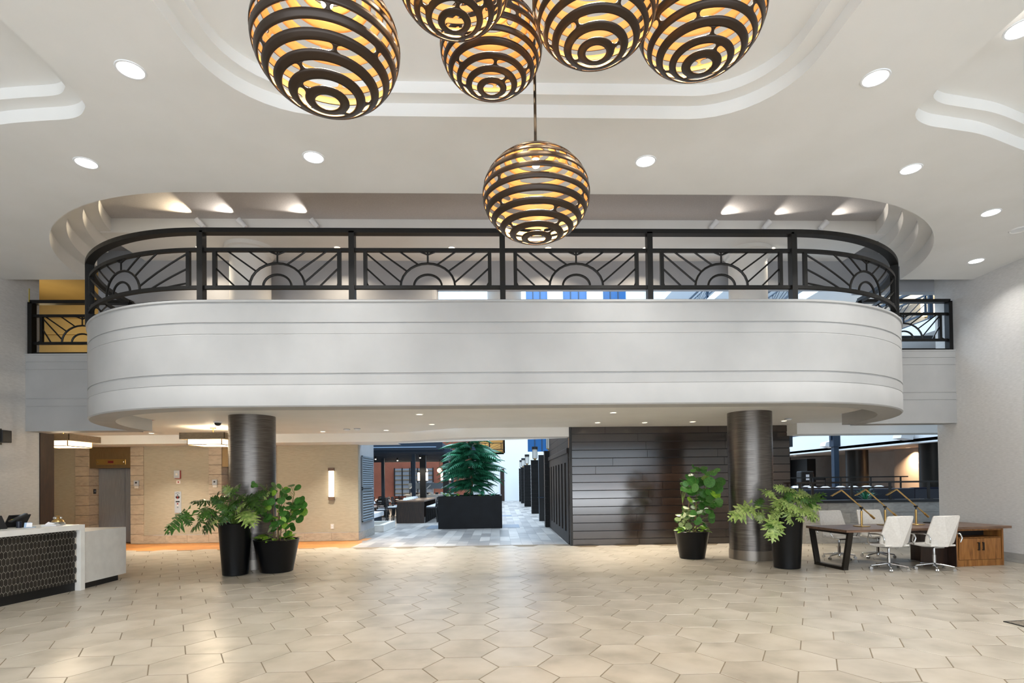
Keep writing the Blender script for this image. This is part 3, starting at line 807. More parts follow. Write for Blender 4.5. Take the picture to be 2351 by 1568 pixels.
obj('base_ring', MB().lathe([(.001, -.03), (.085, -.03), (.09, 0)], (0, 0, 0), 24), X['white'], t, world=False, smooth=40); obj('dome', MB().lathe([(.07, -.03), (.065, -.06), (.045, -.085), (.02, -.095), (.001, -.097)], (0, 0, 0), 24), X['blackmatte'], t, world=False, smooth=80)
# mezzanine spots
for i, (x, lab) in enumerate(((-5.74, 'leftmost white spot head above the balcony railing'), (-4.943, 'second white spot head from left above the railing'), (-3.551, 'third white spot head from left above the railing'),
        (4.352, 'white spot head right of the low globe, above the railing'), (5.423, 'second white spot head from right above the railing'), (6.591, 'rightmost white spot head above the railing'))):
    t = thing('spot_head', lab, 'spotlight', (x, 11.05, 6.76))
    obj('bracket', MB().box(-.03, .03, -.0, .02, -.05, .05).bar((0, 0, 0), (0, -.1, .0), .025, .025), X['white'], t, world=False)
    a = Vector((.06, -.12, -.03)); b = Vector((-.06, -.16, .10)) if i < 3 else Vector((.06, -.16, .10))
    if i >= 3: a = Vector((-.06, -.12, -.03))
    obj('head', MB().tube([a, b], [.045, .06], 14), X['white'], t, world=False, smooth=50)
    d = bpy.data.lights.new('spot_lamp', 'SPOT'); d.energy = (75, 38, 38, 38, 20, 20)[i]; d.spot_size = rad(88); d.spot_blend = .5; d.color = (1, .80, .52) if i == 0 else (1, .9, .78); d.shadow_soft_size = .03
    lo = bpy.data.objects.new('spot_lamp', d); COL.objects.link(lo); dirn = Vector((-.6 if i < 3 else .55, -.75, .12)); lo.location = Vector((x, 11.05, 6.76))+b+dirn*.05
    lo.rotation_euler = dirn.to_track_quat('-Z', 'Y').to_euler()
for (x, lab) in ((-6.2, 'copper recessed spot behind the far left railing panel'), (-3.35, 'brass recessed spot behind the second railing panel'), (-.95, 'copper recessed spot behind the third railing panel'),
        (1.1, 'brass recessed spot just right of the low globe'), (3.2, 'chrome recessed spot behind the fifth railing panel'), (5.95, 'chrome recessed spot behind the far right railing panel')):
    d = downlight(x, 11.75, 6.68, .06, lab, 'warmlens', 30, (1, .85, .65), 130, name='recessed_spot')
# mezzanine corridor lamp and sprinklers
l = bpy.data.lights.new('corridor_lamp', 'POINT'); l.energy = 34; l.color = (1, .80, .46); l.shadow_soft_size = .2; lo = bpy.data.objects.new('corridor_lamp', l); COL.objects.link(lo); lo.location = (-10.9, 13.7, 5.5)
# ================================================================== PLANTS
def split_leaf_mb(seed):
    """deeply lobed philodendron leaf, 1 unit long, stalk joint at the origin, tip at +Y"""
    rn = random.Random(seed); mb = MB()
    ys = [-.12, .0, .1, .22, .35, .48, .62, .78]
    ln = [.40, .50, .55, .54, .50, .42, .30]; an = [-48, -18, 2, 18, 30, 42, 55]
    def z(x, y): return .10-.42*abs(x)**1.6-.30*max(0, y-.25)**1.7+.03*sin(9*y)
    for sg in (-1, 1):
        for i in range(7):
            y0, y1 = ys[i], ys[i+1]; ym = (y0+y1)/2
            a = rad(an[i]+rn.uniform(-7, 7)); L_ = ln[i]*rn.uniform(.88, 1.1)
            dx, dy = cos(a), sin(a); nx, ny = -dy, dx
            rib = .22
            wd = .072
            n0 = (rib, y0+.02); n1 = (rib, y1-.005)
            m0 = (L_*.6*dx-nx*wd, ym+L_*.6*dy-ny*wd); m1 = (L_*.6*dx+nx*wd, ym+L_*.6*dy+ny*wd)
            tp0 = (L_*dx-nx*.018, ym+L_*dy-ny*.018); tp = (L_*1.05*dx, ym+L_*1.05*dy); tp1 = (L_*dx+nx*.018, ym+L_*dy+ny*.018)
            pts = [(0, y0), n0, m0, tp0, tp, tp1, m1, n1, (0, y1)]
            vs = [(sg*p[0], p[1], z(p[0], p[1])) for p in pts]
            fs = [(0, 1, 7, 8), (1, 2, 6, 7), (2, 3, 5, 6), (3, 4, 5)]
            mb.add(vs, fs if sg > 0 else [f[::-1] for f in fs])
    mb.add([(-.06, .78, z(.06, .78)), (.06, .78, z(.06, .78)), (.05, .92, z(.05, .92)), (0, 1.03, z(0, 1.03)), (-.05, .92, z(.05, .92))], [(0, 1, 2, 3, 4)])
    return mb
def round_leaf_mb():
    mb = MB(); n = 12; vs = [(0, .42, .02)]
    for k in range(n):
        a = 2*PI*k/n-PI/2; r = .5*(1-.16*(1 if k == 0 else 0)); x, y = r*cos(a)*1.05, .5+r*sin(a)
        vs.append((x, y, .05*cos(2*a)-.10*x*x))
    return mb.add(vs, [(0, 1+k, 1+(k+1) % n) for k in range(n)])
def pointed_leaf_mb():
    vs = [(0, 0, 0), (.16, .12, .03), (.26, .38, .05), (.17, .72, .0), (0, 1, -.12), (-.17, .72, .0), (-.26, .38, .05), (-.16, .12, .03), (0, .4, -.02), (0, .72, -.04)]
    return MB().add(vs, [(0, 1, 2, 8), (8, 2, 3, 9), (9, 3, 4), (0, 8, 6, 7), (8, 9, 5, 6), (9, 4, 5)])
SL = {k: [make_mesh('leaf', split_leaf_mb(s), X[k], 180) for s in (1, 2, 3)] for k in ('leafdark', 'leaflight')}
RL = {k: make_mesh('leaf', round_leaf_mb(), X[k], 180) for k in ('leafround', 'leafpale', 'leafbright')}
PL = {k: make_mesh('leaf', pointed_leaf_mb(), X[k], 180) for k in ('leafbright', 'leafdark', 'frond')}
def leaf_rot(d, up=(0, 0, 1), roll=0):
    y = Vector(d).normalized(); z = Vector(up); x = y.cross(z)
    if x.length < 1e-3: x = Vector((1, 0, 0))
    x.normalize(); z = x.cross(y)
    M = Matrix((x, y, z)).transposed()
    return (M @ Matrix.Rotation(roll, 3, 'Y')).to_euler()
def pot(root, rb, rt, h, name='pot'):
    # tapered tub with a rolled rim, hollow above the soil
    obj(name, MB().lathe([(.001, .0), (rb-.02, 0), (rb, .012), (rt-.006, h-.02), (rt, h-.008), (rt-.006, h), (rt-.026, h), (rt-.032, h-.05)], (0, 0, 0), 56), X['blackpot'], root, smooth=35, world=False)
    obj('soil', MB().lathe([(.001, h-.03), (rt*.5, h-.035), (rt-.03, h-.045)], (0, 0, 0), 28), X['soil'], root, smooth=180, world=False)
def split_plant(root, h, leaves, matk):
    for i, (x, y, z, size, dx, dy, dz) in enumerate(leaves):
        rn = random.Random(i*7+3)
        k = matk if rn.random() < .8 else ('leaflight' if matk == 'leafdark' else 'leafdark')
        d = Vector((dx, dy, dz)).normalized()
        up = Vector((0, -.75, .8)) if abs(d.z) < .9 else Vector((0, -1, .1))
        inst('leaf', SL[k][i % 3], root, (x, y, z), leaf_rot(d, up, rn.uniform(-.35, .35)), size)
        b = Vector((rn.uniform(-.07, .07), rn.uniform(-.07, .07), h-.04)); e = Vector((x, y, z))
        m1 = b.lerp(e, .45)+Vector((0, 0, .10+.12*rn.random()))
        pts = []
        for t in (0, .2, .4, .6, .8, 1): pts.append(b*(1-t)**2+m1*2*t*(1-t)+e*t*t)
        obj('leaf_stalk', MB().tube(pts, [.010, .009, .008, .007, .006, .005], 6), X['greenstem'], root, smooth=180, world=False)
# --- tall planter in front of the left column
pA = thing('potted_split_leaf_plant', 'tall black planter with drooping dark split-leaf plant left of left column', 'plant', (-5.05, 10.8, 0))
pot(pA, .225, .30, .985)
SA = 1/118.0
def at(px, py, c0, ybase, s): return ((px-c0)*s, (ybase-py)*s)
LA = []
def leafs(lst, c0, yb, s, seed):
    rn = random.Random(seed); out = []
    for (bx, by, tx, ty, dy, sz) in lst:
        x, z = at(bx, by, c0, yb, s); x2, z2 = at(tx, ty, c0, yb, s)
        dx, dz = x2-x, z2-z; l = math.hypot(dx, dz)
        out.append((x, dy, z, max(l*sz*1.2, .2), dx, rn.uniform(-.12, .02)*2, dz))
    return out
lA = leafs([(437,1189,404,1224,-.05,1.0),(437,1188,448,1210,-.1,.9),(476,1201,453,1220,-.1,1.0),(478,1160,448,1158,.05,1.0),(495,1152,503,1137,.1,.9),(480,1175,500,1190,-.15,1),
    (534,1142,552,1125,.0,1.1),(532,1142,515,1126,.05,1.0),(560,1150,545,1136,-.1,1.2),(500,1178,482,1198,-.2,1.1),(512,1190,490,1216,-.22,1.2),(505,1168,488,1152,.1,1.0),
    (520,1160,500,1150,-.1,1.1),(548,1165,570,1150,-.15,1.2),(540,1188,528,1204,-.25,1.2),(552,1190,535,1198,-.26,1.0),(575,1185,598,1206,-.2,1.3),(565,1160,590,1148,.0,1.2),
    (588,1146,606,1140,.05,1.2),(583,1160,606,1172,-.05,1.2),(560,1175,585,1165,-.2,1.1),(600,1150,618,1138,.1,.9),(528,1175,515,1165,-.2,1.1),(545,1150,565,1142,.1,1.1),(515,1150,502,1160,.12,1.0),(575,1170,560,1150,.15,1.2),
    (520,1196,505,1212,-.24,.9),(598,1172,612,1190,-.05,1.0),(555,1160,545,1178,-.22,1.1),(535,1170,550,1185,-.25,1.1)], 541, 1323, SA, 1)
split_plant(pA, .985, lA, 'leafdark')
# --- low tub with the round-leaved plant beside it
def round_plant(root, h, rt, trunks, centre_list, seed, mk, n_under, lean=0):
    rn = random.Random(seed)
    for (x, y, tx, ty, tz, r0) in trunks:
        b = Vector((x, y, h-.05)); e = Vector((tx, ty, tz)); pts = [b.lerp(e, t)+Vector((rn.uniform(-.015, .015), rn.uniform(-.015, .015), 0)) for t in (0, .25, .5, .75, 1)]
        obj('trunk', MB().tube(pts, [r0, r0*.9, r0*.75, r0*.6, r0*.4], 7), X['bark'], root, smooth=60, world=False)
    for (cx, cz, s, k) in centre_list:
        cy = rn.uniform(-.22, .16); d = Vector((rn.uniform(-1, 1)+cx*1.2, rn.uniform(-1, .1), rn.uniform(-.9, .35)))
        inst('leaf', RL[k], root, (cx, cy, cz), leaf_rot(d, Vector((rn.uniform(-.4, .4), -.8, .6)), rn.uniform(-.4, .4)), s)
        # twig reaching the leaf from the nearest trunk
        tr = min(trunks, key=lambda t: abs((t[0]+t[2])/2-cx)); t_ = min(1, max(.1, (cz-.12-h)/(max(.1, tr[4]-h))))
        q = Vector((tr[0], tr[1], h)).lerp(Vector(tr[2:5]), t_)
        obj('twig', MB().tube([q, q.lerp(Vector((cx, cy, cz)), .6)+Vector((0, 0, .03)), (cx, cy, cz)], [.005, .004, .003], 5, cap=False), X['greenstem'], root, world=False)
    for i in range(n_under):
        a = 2*PI*i/n_under+rn.uniform(-.15, .15); r = rt*rn.uniform(.45, 1.0)
        d = Vector((cos(a), sin(a), rn.uniform(-.15, .5)))
        inst('leaf', PL['leafbright'], root, (r*cos(a)*.85, r*sin(a)*.85, h+rn.uniform(-.01, .06)), leaf_rot(d, (0, 0, 1), rn.uniform(-.5, .5)), rn.uniform(.11, .18))
pB = thing('potted_round_leaf_plant', 'low black tub with round-leaved plant on thin canes right of left column', 'plant', (-4.40, 11.12, 0))
pot(pB, .305, .425, .635)
rn = random.Random(4)
cl = []
for (px_, py_, n, sp, sz) in ((620,1123,3,8,.11),(645,1135,4,10,.13),(668,1132,6,12,.13),(690,1160,6,10,.18),(640,1150,7,12,.13),(665,1160,8,14,.14),(650,1185,8,14,.13),(680,1185,7,12,.15),(635,1195,8,12,.12),(665,1200,7,12,.13),(640,1215,5,10,.12),(668,1218,5,10,.12),(600,1125,2,8,.1),(690,1180,3,8,.15),(625,1170,5,10,.12),(612,1180,3,8,.12)):
    for _ in range(n):
        cl.append(((px_+rn.uniform(-sp, sp)-641)/113.5, (1316-py_+rn.uniform(-sp, sp))/113.5, sz*rn.uniform(.8, 1.25), 'leafround' if rn.random() < .86 else 'leafbright'))
round_plant(pB, .635, .42, [(-.05, 0, -.22, .05, 1.72, .014), (.02, .03, .06, .06, 1.62, .016), (.08, -.03, .14, -.02, 1.66, .014), (-.01, -.06, -.03, -.08, 1.55, .013), (.12, .05, .34, .05, 1.5, .012), (.05, -.1, .1, -.14, 1.3, .012)], cl, 5, 'leafround', 46)
pC = thing('potted_round_leaf_plant', 'low black tub with round-leaved plant in front of the dark plank wall', 'plant', (4.17, 11.97, 0))
pot(pC, .265, .37, .59)
cl = []
for (px_, py_, n, sp, sz) in ((1584,1085,3,7,.13),(1600,1080,4,8,.15),(1630,1088,2,6,.17),(1641,1079,1,2,.13),(1572,1103,3,6,.15),(1608,1106,5,12,.24),(1632,1120,5,8,.24),(1590,1128,5,10,.22),(1572,1122,2,5,.16),(1605,1140,9,14,.17),(1625,1150,7,10,.17),(1600,1160,9,14,.15),(1630,1165,6,10,.15),(1580,1175,6,8,.15),(1610,1180,9,14,.14),(1565,1185,6,9,.13),(1560,1196,4,7,.12),(1590,1195,7,10,.13),(1615,1200,6,10,.14),(1578,1205,4,8,.13),(1575,1168,3,6,.12)):
    for _ in range(n):
        k = 'leafpale' if (px_ < 1585 and py_ > 1150 and rn.random() < .7) else ('leafround' if rn.random() < .9 else 'leafbright')
        cl.append(((px_+rn.uniform(-sp, sp)-1588)/106.0, (1284-py_+rn.uniform(-sp, sp))/106.0, sz*rn.uniform(.85, 1.2), k))
round_plant(pC, .59, .37, [(-.05, .02, -.02, .03, 1.72, .014), (.04, 0, .16, .02, 1.75, .015), (.1, .03, .36, .03, 1.82, .011), (-.1, -.02, -.2, -.03, 1.2, .011), (.06, -.05, .1, -.05, 1.3, .014)], cl, 9, 'leafround', 34)
pD = thing('potted_split_leaf_plant', 'tall black planter with pale split-leaf plant in front of right column', 'plant', (5.47, 10.45, 0))
pot(pD, .235, .30, .985)
lD = leafs([(1712,1168,1676,1188,.0,1.1),(1713,1167,1732,1190,-.1,.9),(1756,1129,1732,1120,.1,1.0),(1757,1130,1770,1145,.0,.9),(1805,1124,1785,1119,.1,1.1),(1806,1124,1822,1126,.05,1.0),
    (1840,1130,1860,1140,.05,1.1),(1852,1160,1884,1136,.05,1.1),(1853,1162,1880,1168,.0,1.0),(1820,1150,1838,1160,-.1,1.1),(1840,1170,1865,1190,-.1,1.1),(1775,1150,1760,1168,-.15,1.3),
    (1778,1150,1800,1170,-.2,1.2),(1800,1160,1815,1180,-.22,1.2),(1790,1175,1800,1200,-.25,1.1),(1770,1175,1755,1190,-.2,1.2),(1740,1162,1750,1150,.1,1.0),(1735,1180,1728,1205,-.1,.8),
    (1760,1200,1750,1236,-.2,1.1),(1762,1200,1775,1222,-.22,.9),(1760,1198,1738,1215,-.15,.9),(1790,1140,1775,1135,-.05,1.2),(1815,1140,1835,1138,-.05,1.2),(1785,1165,1770,1155,-.2,1.2),(1825,1175,1845,1180,-.18,1.2),
    (1805,1135,1790,1150,-.15,1.2),(1830,1145,1850,1150,-.1,1.1),(1845,1185,1858,1200,-.12,.9),(1810,1185,1825,1200,-.22,.9),(1748,1172,1735,1158,.12,1.0),(1795,1155,1780,1150,.15,1.2),(1845,1150,1868,1150,.15,1.1)], 1803, 1309, 1/124.0, 2)
split_plant(pD, .985, lD, 'leaflight')

# ================================================================== WORK TABLE WITH CREDENZA, CHAIRS, LAMPS
TR = rad(6.5); T0 = Vector((6.27, 9.86, 0))
def tl(u, v): return (T0.x+u*cos(TR)-v*sin(TR), T0.y+u*sin(TR)+v*cos(TR))
tb = thing('work_table', 'long dark-topped communal work table on black trapezoid leg and wooden credenza', 'table', (T0.x, T0.y, 0), TR)
obj('table_top', MB().box(0, 3.48, 0, 1.12, .705, .752), X['deskwood'], tb, world=False, bevel=.004)
for (v0, v1) in ((.04, .19), (1.08, .93)): obj('leg', MB().bar((.10, v0, .705), (.10, v1, .03), .10, .055, up=(0, 1, 0)), X['bronze'], tb, world=False, bevel=.003)
obj('foot_rail', MB().box(.05, .15, .16, .96, .0, .055), X['bronze'], tb, world=False, bevel=.003)
obj('top_rail', MB().box(.05, .15, .02, 1.10, .665, .705), X['bronze'], tb, world=False, bevel=.003)
c0, c1 = 2.33, 3.36
cr = obj('credenza', MB().box(c0, c1, .10, .12, 0, .15).box(c0, c0+.035, .06, 1.08, 0, .70).box(c1-.035, c1, .06, 1.08, 0, .70).box(c0, c1, 1.05, 1.08, 0, .70).box(c0, c1, .07, 1.08, .67, .705).box(c0, c1, .08, 1.08, .53, .545).box(c0+.035, c1-.035, .065, .10, .0, .12), X['cherry'], tb, world=False, bevel=.002)
obj('open_shelf', MB().box(c0+.035, c1-.035, .42, .44, .545, .67), X['blackmatte'], cr, world=False)
obj('side_panel', MB().box(c0-.012, c0, .06, 1.08, 0, .70), X['espresso'], cr, world=False, bevel=.002)
xm = (c0+c1)/2
for (a, b, hx) in ((c0+.06, xm-.004, xm-.05), (xm+.004, c1-.06, xm+.05)):
    dd = obj('credenza_door', MB().box(a, b, .06, .08, .125, .525), X['cherry'], tb, world=False, bevel=.003)
    obj('door_pull', MB().bar((hx, .035, .30), (hx, .035, .45), .022, .012, up=(0, 1, 0)).box(hx-.011, hx+.011, .035, .06, .30, .315).box(hx-.011, hx+.011, .035, .06, .435, .45), X['bronze'], dd, world=False)
obj('modesty_panel', MB().box(1.75, c0-.012, .25, .27, .0, .705), X['espresso'], tb, world=False)
def desk_lamp(u, v, label, rz):
    p = tl(u, v); t = thing('desk_lamp', label, 'desk lamp', (p[0], p[1], .753), rz, 'slim brass desk lamps')
    obj('base', MB().lathe([(.001, 0), (.145, 0), (.15, .006), (.145, .014), (.02, .02), (.001, .02)], (0, 0, 0), 36), X['brass'], t, world=False, smooth=35)
    obj('stand', MB().tube([(0, 0, .018), (0, 0, .30)], .02, 14), X['brass'], t, world=False, smooth=50)
    elbow = Vector((-.40, 0, .71)); tail = Vector((.22, .0, .185))
    a = obj('arm', MB().bar(tail, elbow, .018, .02), X['brass'], t, world=False)
    obj('counterweight', MB().tube([tail+(tail-elbow).normalized()*.06, tail-(tail-elbow).normalized()*.05], .021, 10), X['brass'], a, world=False, smooth=50)
    obj('pivot', MB().tube([(0, -.03, .36), (0, .03, .36)], .02, 10).tube([(0, 0, .29), (0, 0, .37)], .012, 8), X['blackmatte'], t, world=False, smooth=50)
    obj('lamp_head', MB().bar(elbow, elbow+Vector((-.24, -.03, -.115)), .05, .012), X['brass'], t, world=False)
    return t
desk_lamp(.86, .66, 'slim brass desk lamp nearest the left end of the work table', .05)
desk_lamp(1.52, .82, 'slim brass desk lamp in the middle of the row, farther back', .05)
desk_lamp(2.12, .72, 'slim brass desk lamp at the right of the row, above the credenza', .05)
# --- task chair with split leather shell
def chair(name, label, loc, rz):
    c = thing(name, label, 'chair', loc, rz, 'white leather task chairs')
    # back: folded leather shell, seat towards +Y, back at -Y
    mb = MB(); th = .035
    out = [(-.25, .46), (.25, .46), (.265, .62), (.235, .99), (.225, 1.005), (-.225, 1.005), (-.235, .99), (-.265, .62)]
    def by(x, z): return -.20-.20*(z-.46)-.0+.10*abs(x)/.25*(1-(z-.46)*.9)
    pts = [(-.29,.50),(-.10,.435),(.10,.435),(.29,.50),(.30,.62),(.262,.99),(.245,1.005),(-.245,1.005),(-.262,.99),(-.30,.62)]
    fr = [(x, by(x, z), z) for x, z in pts]; rr = [(x, by(x, z)-th, z) for x, z in pts]
    ridge_f = [(0, by(0, .46), .46), (0, by(0, .985), .985)]
    n = len(pts); vs = fr+rr+[(-.10, by(-.1, .99), .99), (-.10, by(-.1, .99)-th-.006, .99), (.03, by(0, .44)-th-.035, .445)]
    fs = [tuple(range(n))[::-1]] + [(i, (i+1) % n, n+(i+1) % n, n+i) for i in range(n)]
    # rear face folded along a diagonal crease
    fs += [(n+0, n+1, 2*n+2, n+8, n+9), (n+8, 2*n+2, 2*n+1), (n+8, 2*n+1, n+7), (n+1, n+2, 2*n+2), (n+2, n+3, n+4, n+5, 2*n+2), (n+5, n+6, 2*n+1, 2*n+2), (n+6, n+7, 2*n+1)]
    mb.add(vs, fs)
    obj('backrest', mb, X['leather'], c, world=False, bevel=.012)
    obj('seat', MB().add([(-.25,-.2,.445),(.25,-.2,.445),(.25,.0,.43),(.26,.27,.45),(-.26,.27,.45),(-.25,.0,.43),(-.25,-.2,.48),(.25,-.2,.48),(.25,.0,.475),(.26,.27,.485),(-.26,.27,.485),(-.25,.0,.475)],
        [(5,2,1,0),(4,3,2,5),(6,7,8,11),(11,8,9,10),(0,1,7,6),(1,2,8,7),(2,3,9,8),(3,4,10,9),(4,5,11,10),(5,0,6,11)]), X['leather'], c, world=False, bevel=.012)
    for s in (-1, 1):
        obj('armrest', MB().tube([(s*.25, .16, .455), (s*.30, .15, .53), (s*.315, .10, .665), (s*.325, -.12, .675), (s*.325, -.22, .665), (s*.318, -.26, .60), (s*.305, -.24, .52)], .0125, 8), X['chrome'], c, world=False, smooth=60)
    obj('under_plate', MB().box(-.10, .10, -.12, .12, .405, .435), X['chrome'], c, world=False, bevel=.006)
    obj('gas_lift', MB().lathe([(.02, .42), (.02, .28), (.028, .27), (.028, .11), (.034, .10), (.034, .075), (.015, .06)], (0, 0, 0), 16), X['chrome'], c, world=False, smooth=40)
    for k in range(5):
        a = 2*PI*k/5+.3; d = Vector((cos(a), sin(a), 0)); e = d*.30
        leg = obj('base_leg', MB().tube([d*.02+Vector((0, 0, .115)), d*.16+Vector((0, 0, .098)), e+Vector((0, 0, .078))], [.023, .018, .013], 8), X['chrome'], c, world=False, smooth=50)
        nrm = Vector((-d.y, d.x, 0)); q = e*1.02
        mbw = MB()
        for s in (-1, 1): mbw.tube([q+nrm*(s*.006)+Vector((0, 0, .029)), q+nrm*(s*.024)+Vector((0, 0, .029))], .028, 14)
        mbw.tube([q+Vector((0, 0, .03)), q+Vector((0, 0, .08))], .007, 6)
        obj('caster', mbw, X['chrome'], leg, world=False, smooth=40)
    return c
ch = chair('task_chair', 'white task chair seen from behind, left of the two near the camera', (7.14, 10.0, 0), .10)
def chair_at(x, y, rz, lab): return dup(ch, (x, y, 0), rz, lab)
ch.rotation_euler.z = .12
chair_at(7.93, 9.92, .10, 'white task chair seen from behind, right one in front of the credenza')
chair_at(7.12, 11.46, PI+.12, 'white task chair facing the camera at the far left side of table')
chair_at(7.98, 11.50, PI+.05, 'white task chair facing the camera, behind the second near chair')
t = tl(2.75, .95)
nb = thing('black_folder', 'black folder lying at the far edge of the work table', 'folder', (t[0], t[1], .753), .3)
obj('cover', MB().box(-.16, .16, -.11, .11, 0, .012), X['blackmatte'], nb, world=False, bevel=.003); obj('pages', MB().box(-.15, .15, -.1, .1, .012, .018), X['blackmatte'], nb, world=False)

# ================================================================== RECEPTION DESK
RA = math.atan2(.18, 1.18)*-1
rd0 = Vector((-6.90, 9.50, 0))            # front outer corner of the waterfall end
rc = thing('reception_desk', 'white reception counter with black picket mosaic front at the left edge', 'counter', tuple(rd0), RA)
LN = 5.2
obj('counter_top', MB().box(-.82, 0, -LN, 0, 1.0, 1.085), X['quartz'], rc, world=False, bevel=.003)
obj('waterfall_end', MB().box(-.82, 0, -.085, 0, 0, 1.0), X['quartz'], rc, world=False, bevel=.003)
obj('carcass', MB().box(-.80, -.075, -LN, -.09, .138, 1.0), X['mosaicgrout'], rc, world=False)
obj('toe_kick', MB().box(-.78, -.10, -LN, -.09, 0, .14), X['blackmatte'], rc, world=False)
# picket tiles
pw, ph, pt_ = .052, .118, .026
def picket(mb, y, z):
    a = [(pw/2, -(ph/2-pt_)), (pw/2, ph/2-pt_), (0, ph/2), (-pw/2, ph/2-pt_), (-pw/2, -(ph/2-pt_)), (0, -ph/2)]
    b = [(q[0]*.90, q[1]*.955) for q in a]; n = len(mb.v)
    clip = lambda v: min(1.0, max(.14, v))
    mb.v += [(-.068, y+q[0]*.96, clip(z+q[1]*.98)) for q in a]+[(-.0635, y+q[0], clip(z+q[1])) for q in b]
    mb.f += [tuple(n+6+i for i in range(6))]+[(n+i, n+(i+1) % 6, n+6+(i+1) % 6, n+6+i) for i in range(6)]; mb.m += [0]*7
pm = MB(); picket(pm, 0, .5); pm.v = [(v[0], v[1], v[2]-.5) for v in pm.v]; pme = make_mesh('mosaic_tile', pm, X['mosaic'])
cnt = 0; rest = MB(); lst = []
sx, sz = pw+.006, ph-pt_+.006
for r_ in range(12):
    for k in range(90):
        y = -.092-sx*(k+.5*(r_ % 2))-pw/2; z = .14+r_*sz
        if y < -LN: continue
        lst.append((y, z, z+ph/2 > 1.0 or z-ph/2 < .14))
near = [q for q in sorted(lst, key=lambda q: -q[0]) if not q[2]][:270]
ns = set((q[0], q[1]) for q in near)
for (y, z, c) in lst:
    if (y, z) in ns: inst('mosaic_tile', pme, rc, (0, y, z))
    else: picket(rest, y, z)
o = obj('mosaic_tile', rest, X['mosaic'], rc, world=False); o['kind'] = 'stuff'
lb = thing('lower_counter', 'lower plain white counter block beyond the reception counter end', 'counter', (-6.92, 9.54, 0), RA*.05)
obj('block', MB().prism([(-.75, .125), (-.03, .012), (-.03, 1.04), (-.75, 1.04)], .10, .955), X['quartz'], lb, world=False, bevel=.003)
obj('toe_kick', MB().prism([(-.70, .13), (-.07, .03), (-.07, .88), (-.70, .88)], 0, .10), X['blackmatte'], lb, world=False)
def rl_(u, v, z=1.086): 
    return (rd0.x+u*cos(RA)-v*sin(RA), rd0.y+u*sin(RA)+v*cos(RA), z)
p = rl_(-.42, -.72); t = thing('card_terminal', 'black card payment terminal with coloured keys on the reception counter', 'card terminal', p, -.5)
obj('pole', MB().tube([(0, 0, 0), (0, 0, .10)], .035, 12), X['navyvinyl'], t, world=False, smooth=40)
b_ = obj('body', MB().add([(-.05,-.11,.09),(.05,-.11,.09),(.05,.10,.19),(-.05,.10,.19),(-.05,-.12,.115),(.05,-.12,.115),(.05,.09,.225),(-.05,.09,.225)], [(0,3,2,1),(4,5,6,7),(0,1,5,4),(1,2,6,5),(2,3,7,6),(3,0,4,7)]), X['blackmatte'], t, world=False, bevel=.008)
for i, k in enumerate(('red', 'yellow', 'leafbright')):
    obj('key', MB().box(-.035+.025*i, -.018+.025*i, -.09, -.078, .13, .139), X[k], b_, world=False)
obj('screen', MB().add([(-.035, .0, .181), (.035, .0, .181), (.035, .075, .219), (-.035, .075, .219)], [(0, 1, 2, 3)]), X['graymetal'], b_, world=False)
p = rl_(-.50, -.80); 
def tablet(u, v, rz, lab, name, w=.30, h=.2):
    p = rl_(u, v); t = thing(name, lab, 'screen', p, rz)
    obj('panel', MB().add([(-w/2,-.04,.01),(w/2,-.04,.01),(w/2,.10,h),(-w/2,.10,h),(-w/2,-.025,.0),(w/2,-.025,.0),(w/2,.115,h-.01),(-w/2,.115,h-.01)], [(0,1,2,3),(7,6,5,4),(0,4,5,1),(1,5,6,2),(2,6,7,3),(3,7,4,0)]), X['blackmatte'], t, world=False, bevel=.004)
    obj('stand', MB().add([(-.05,.08,h*.7),(.05,.08,h*.7),(.05,.18,0),(-.05,.18,0),(-.05,.09,h*.7),(.05,.09,h*.7),(.05,.19,0),(-.05,.19,0)], [(0,1,2,3),(7,6,5,4),(0,4,5,1),(2,6,7,3),(1,5,6,2),(3,7,4,0)]), X['blackmatte'], t, world=False)
tablet(-.50, -1.02, 1.2, 'black tablet display left of the card terminal, leaning back', 'tablet_stand')
tablet(-.62, -.60, -1.9, 'black tablet display right behind the card terminal', 'tablet_stand')
p = rl_(-.35, -1.28); t = thing('black_tray', 'flat black writing tray at the left end of counter items', 'tray', p, .2); obj('base', MB().box(-.14, .14, -.10, .10, 0, .02), X['blackmatte'], t, world=False, bevel=.004); obj('clip', MB().box(-.04, .04, .07, .10, .02, .035), X['bronze'], t, world=False)
p = rl_(-.28, -.66); t = thing('card_holder', 'small white and blue card holder beside the terminal', 'card holder', p, .4); obj('back', MB().bar((-.04, 0, 0), (-.04, .03, .075), .01, .09, up=(1, 0, 0)).box(-.05, .05, -.01, .05, 0, .008), X['led'], t, world=False); obj('card', MB().bar((-.02, -.01, .008), (-.02, .02, .07), .07, .006, up=(0, 1, 0)), X['paper'], t, world=False)
p = rl_(-.26, -.36); t = thing('paper_stack', 'stack of white paper slips beside the metal bell', 'paper', p, .3); obj('slips', MB().box(-.10, .10, -.07, .07, 0, .018), X['paper'], t, world=False, bevel=.003); obj('loose_slip', MB().add([(-.08,-.02,.018),(.02,-.05,.019),(.05,.05,.03),(-.05,.06,.065)], [(0,1,2,3)]), X['paper'], t, world=False)
p = rl_(-.38, -.12); t = thing('ornate_jar', 'shiny champagne metal jar with knobbed lid near the counter end', 'jar', p)
obj('bowl', MB().lathe([(.001, 0), (.10, 0), (.11, .02), (.085, .05), (.001, .05)], (0, 0, 0), 24), X['chrome'], t, world=False, smooth=40); obj('lid', MB().lathe([(.085, .05), (.075, .075), (.03, .10), (.02, .115), (.035, .135), (.02, .155), (.001, .16)], (0, 0, 0), 24), X['brass'], t, world=False, smooth=40)
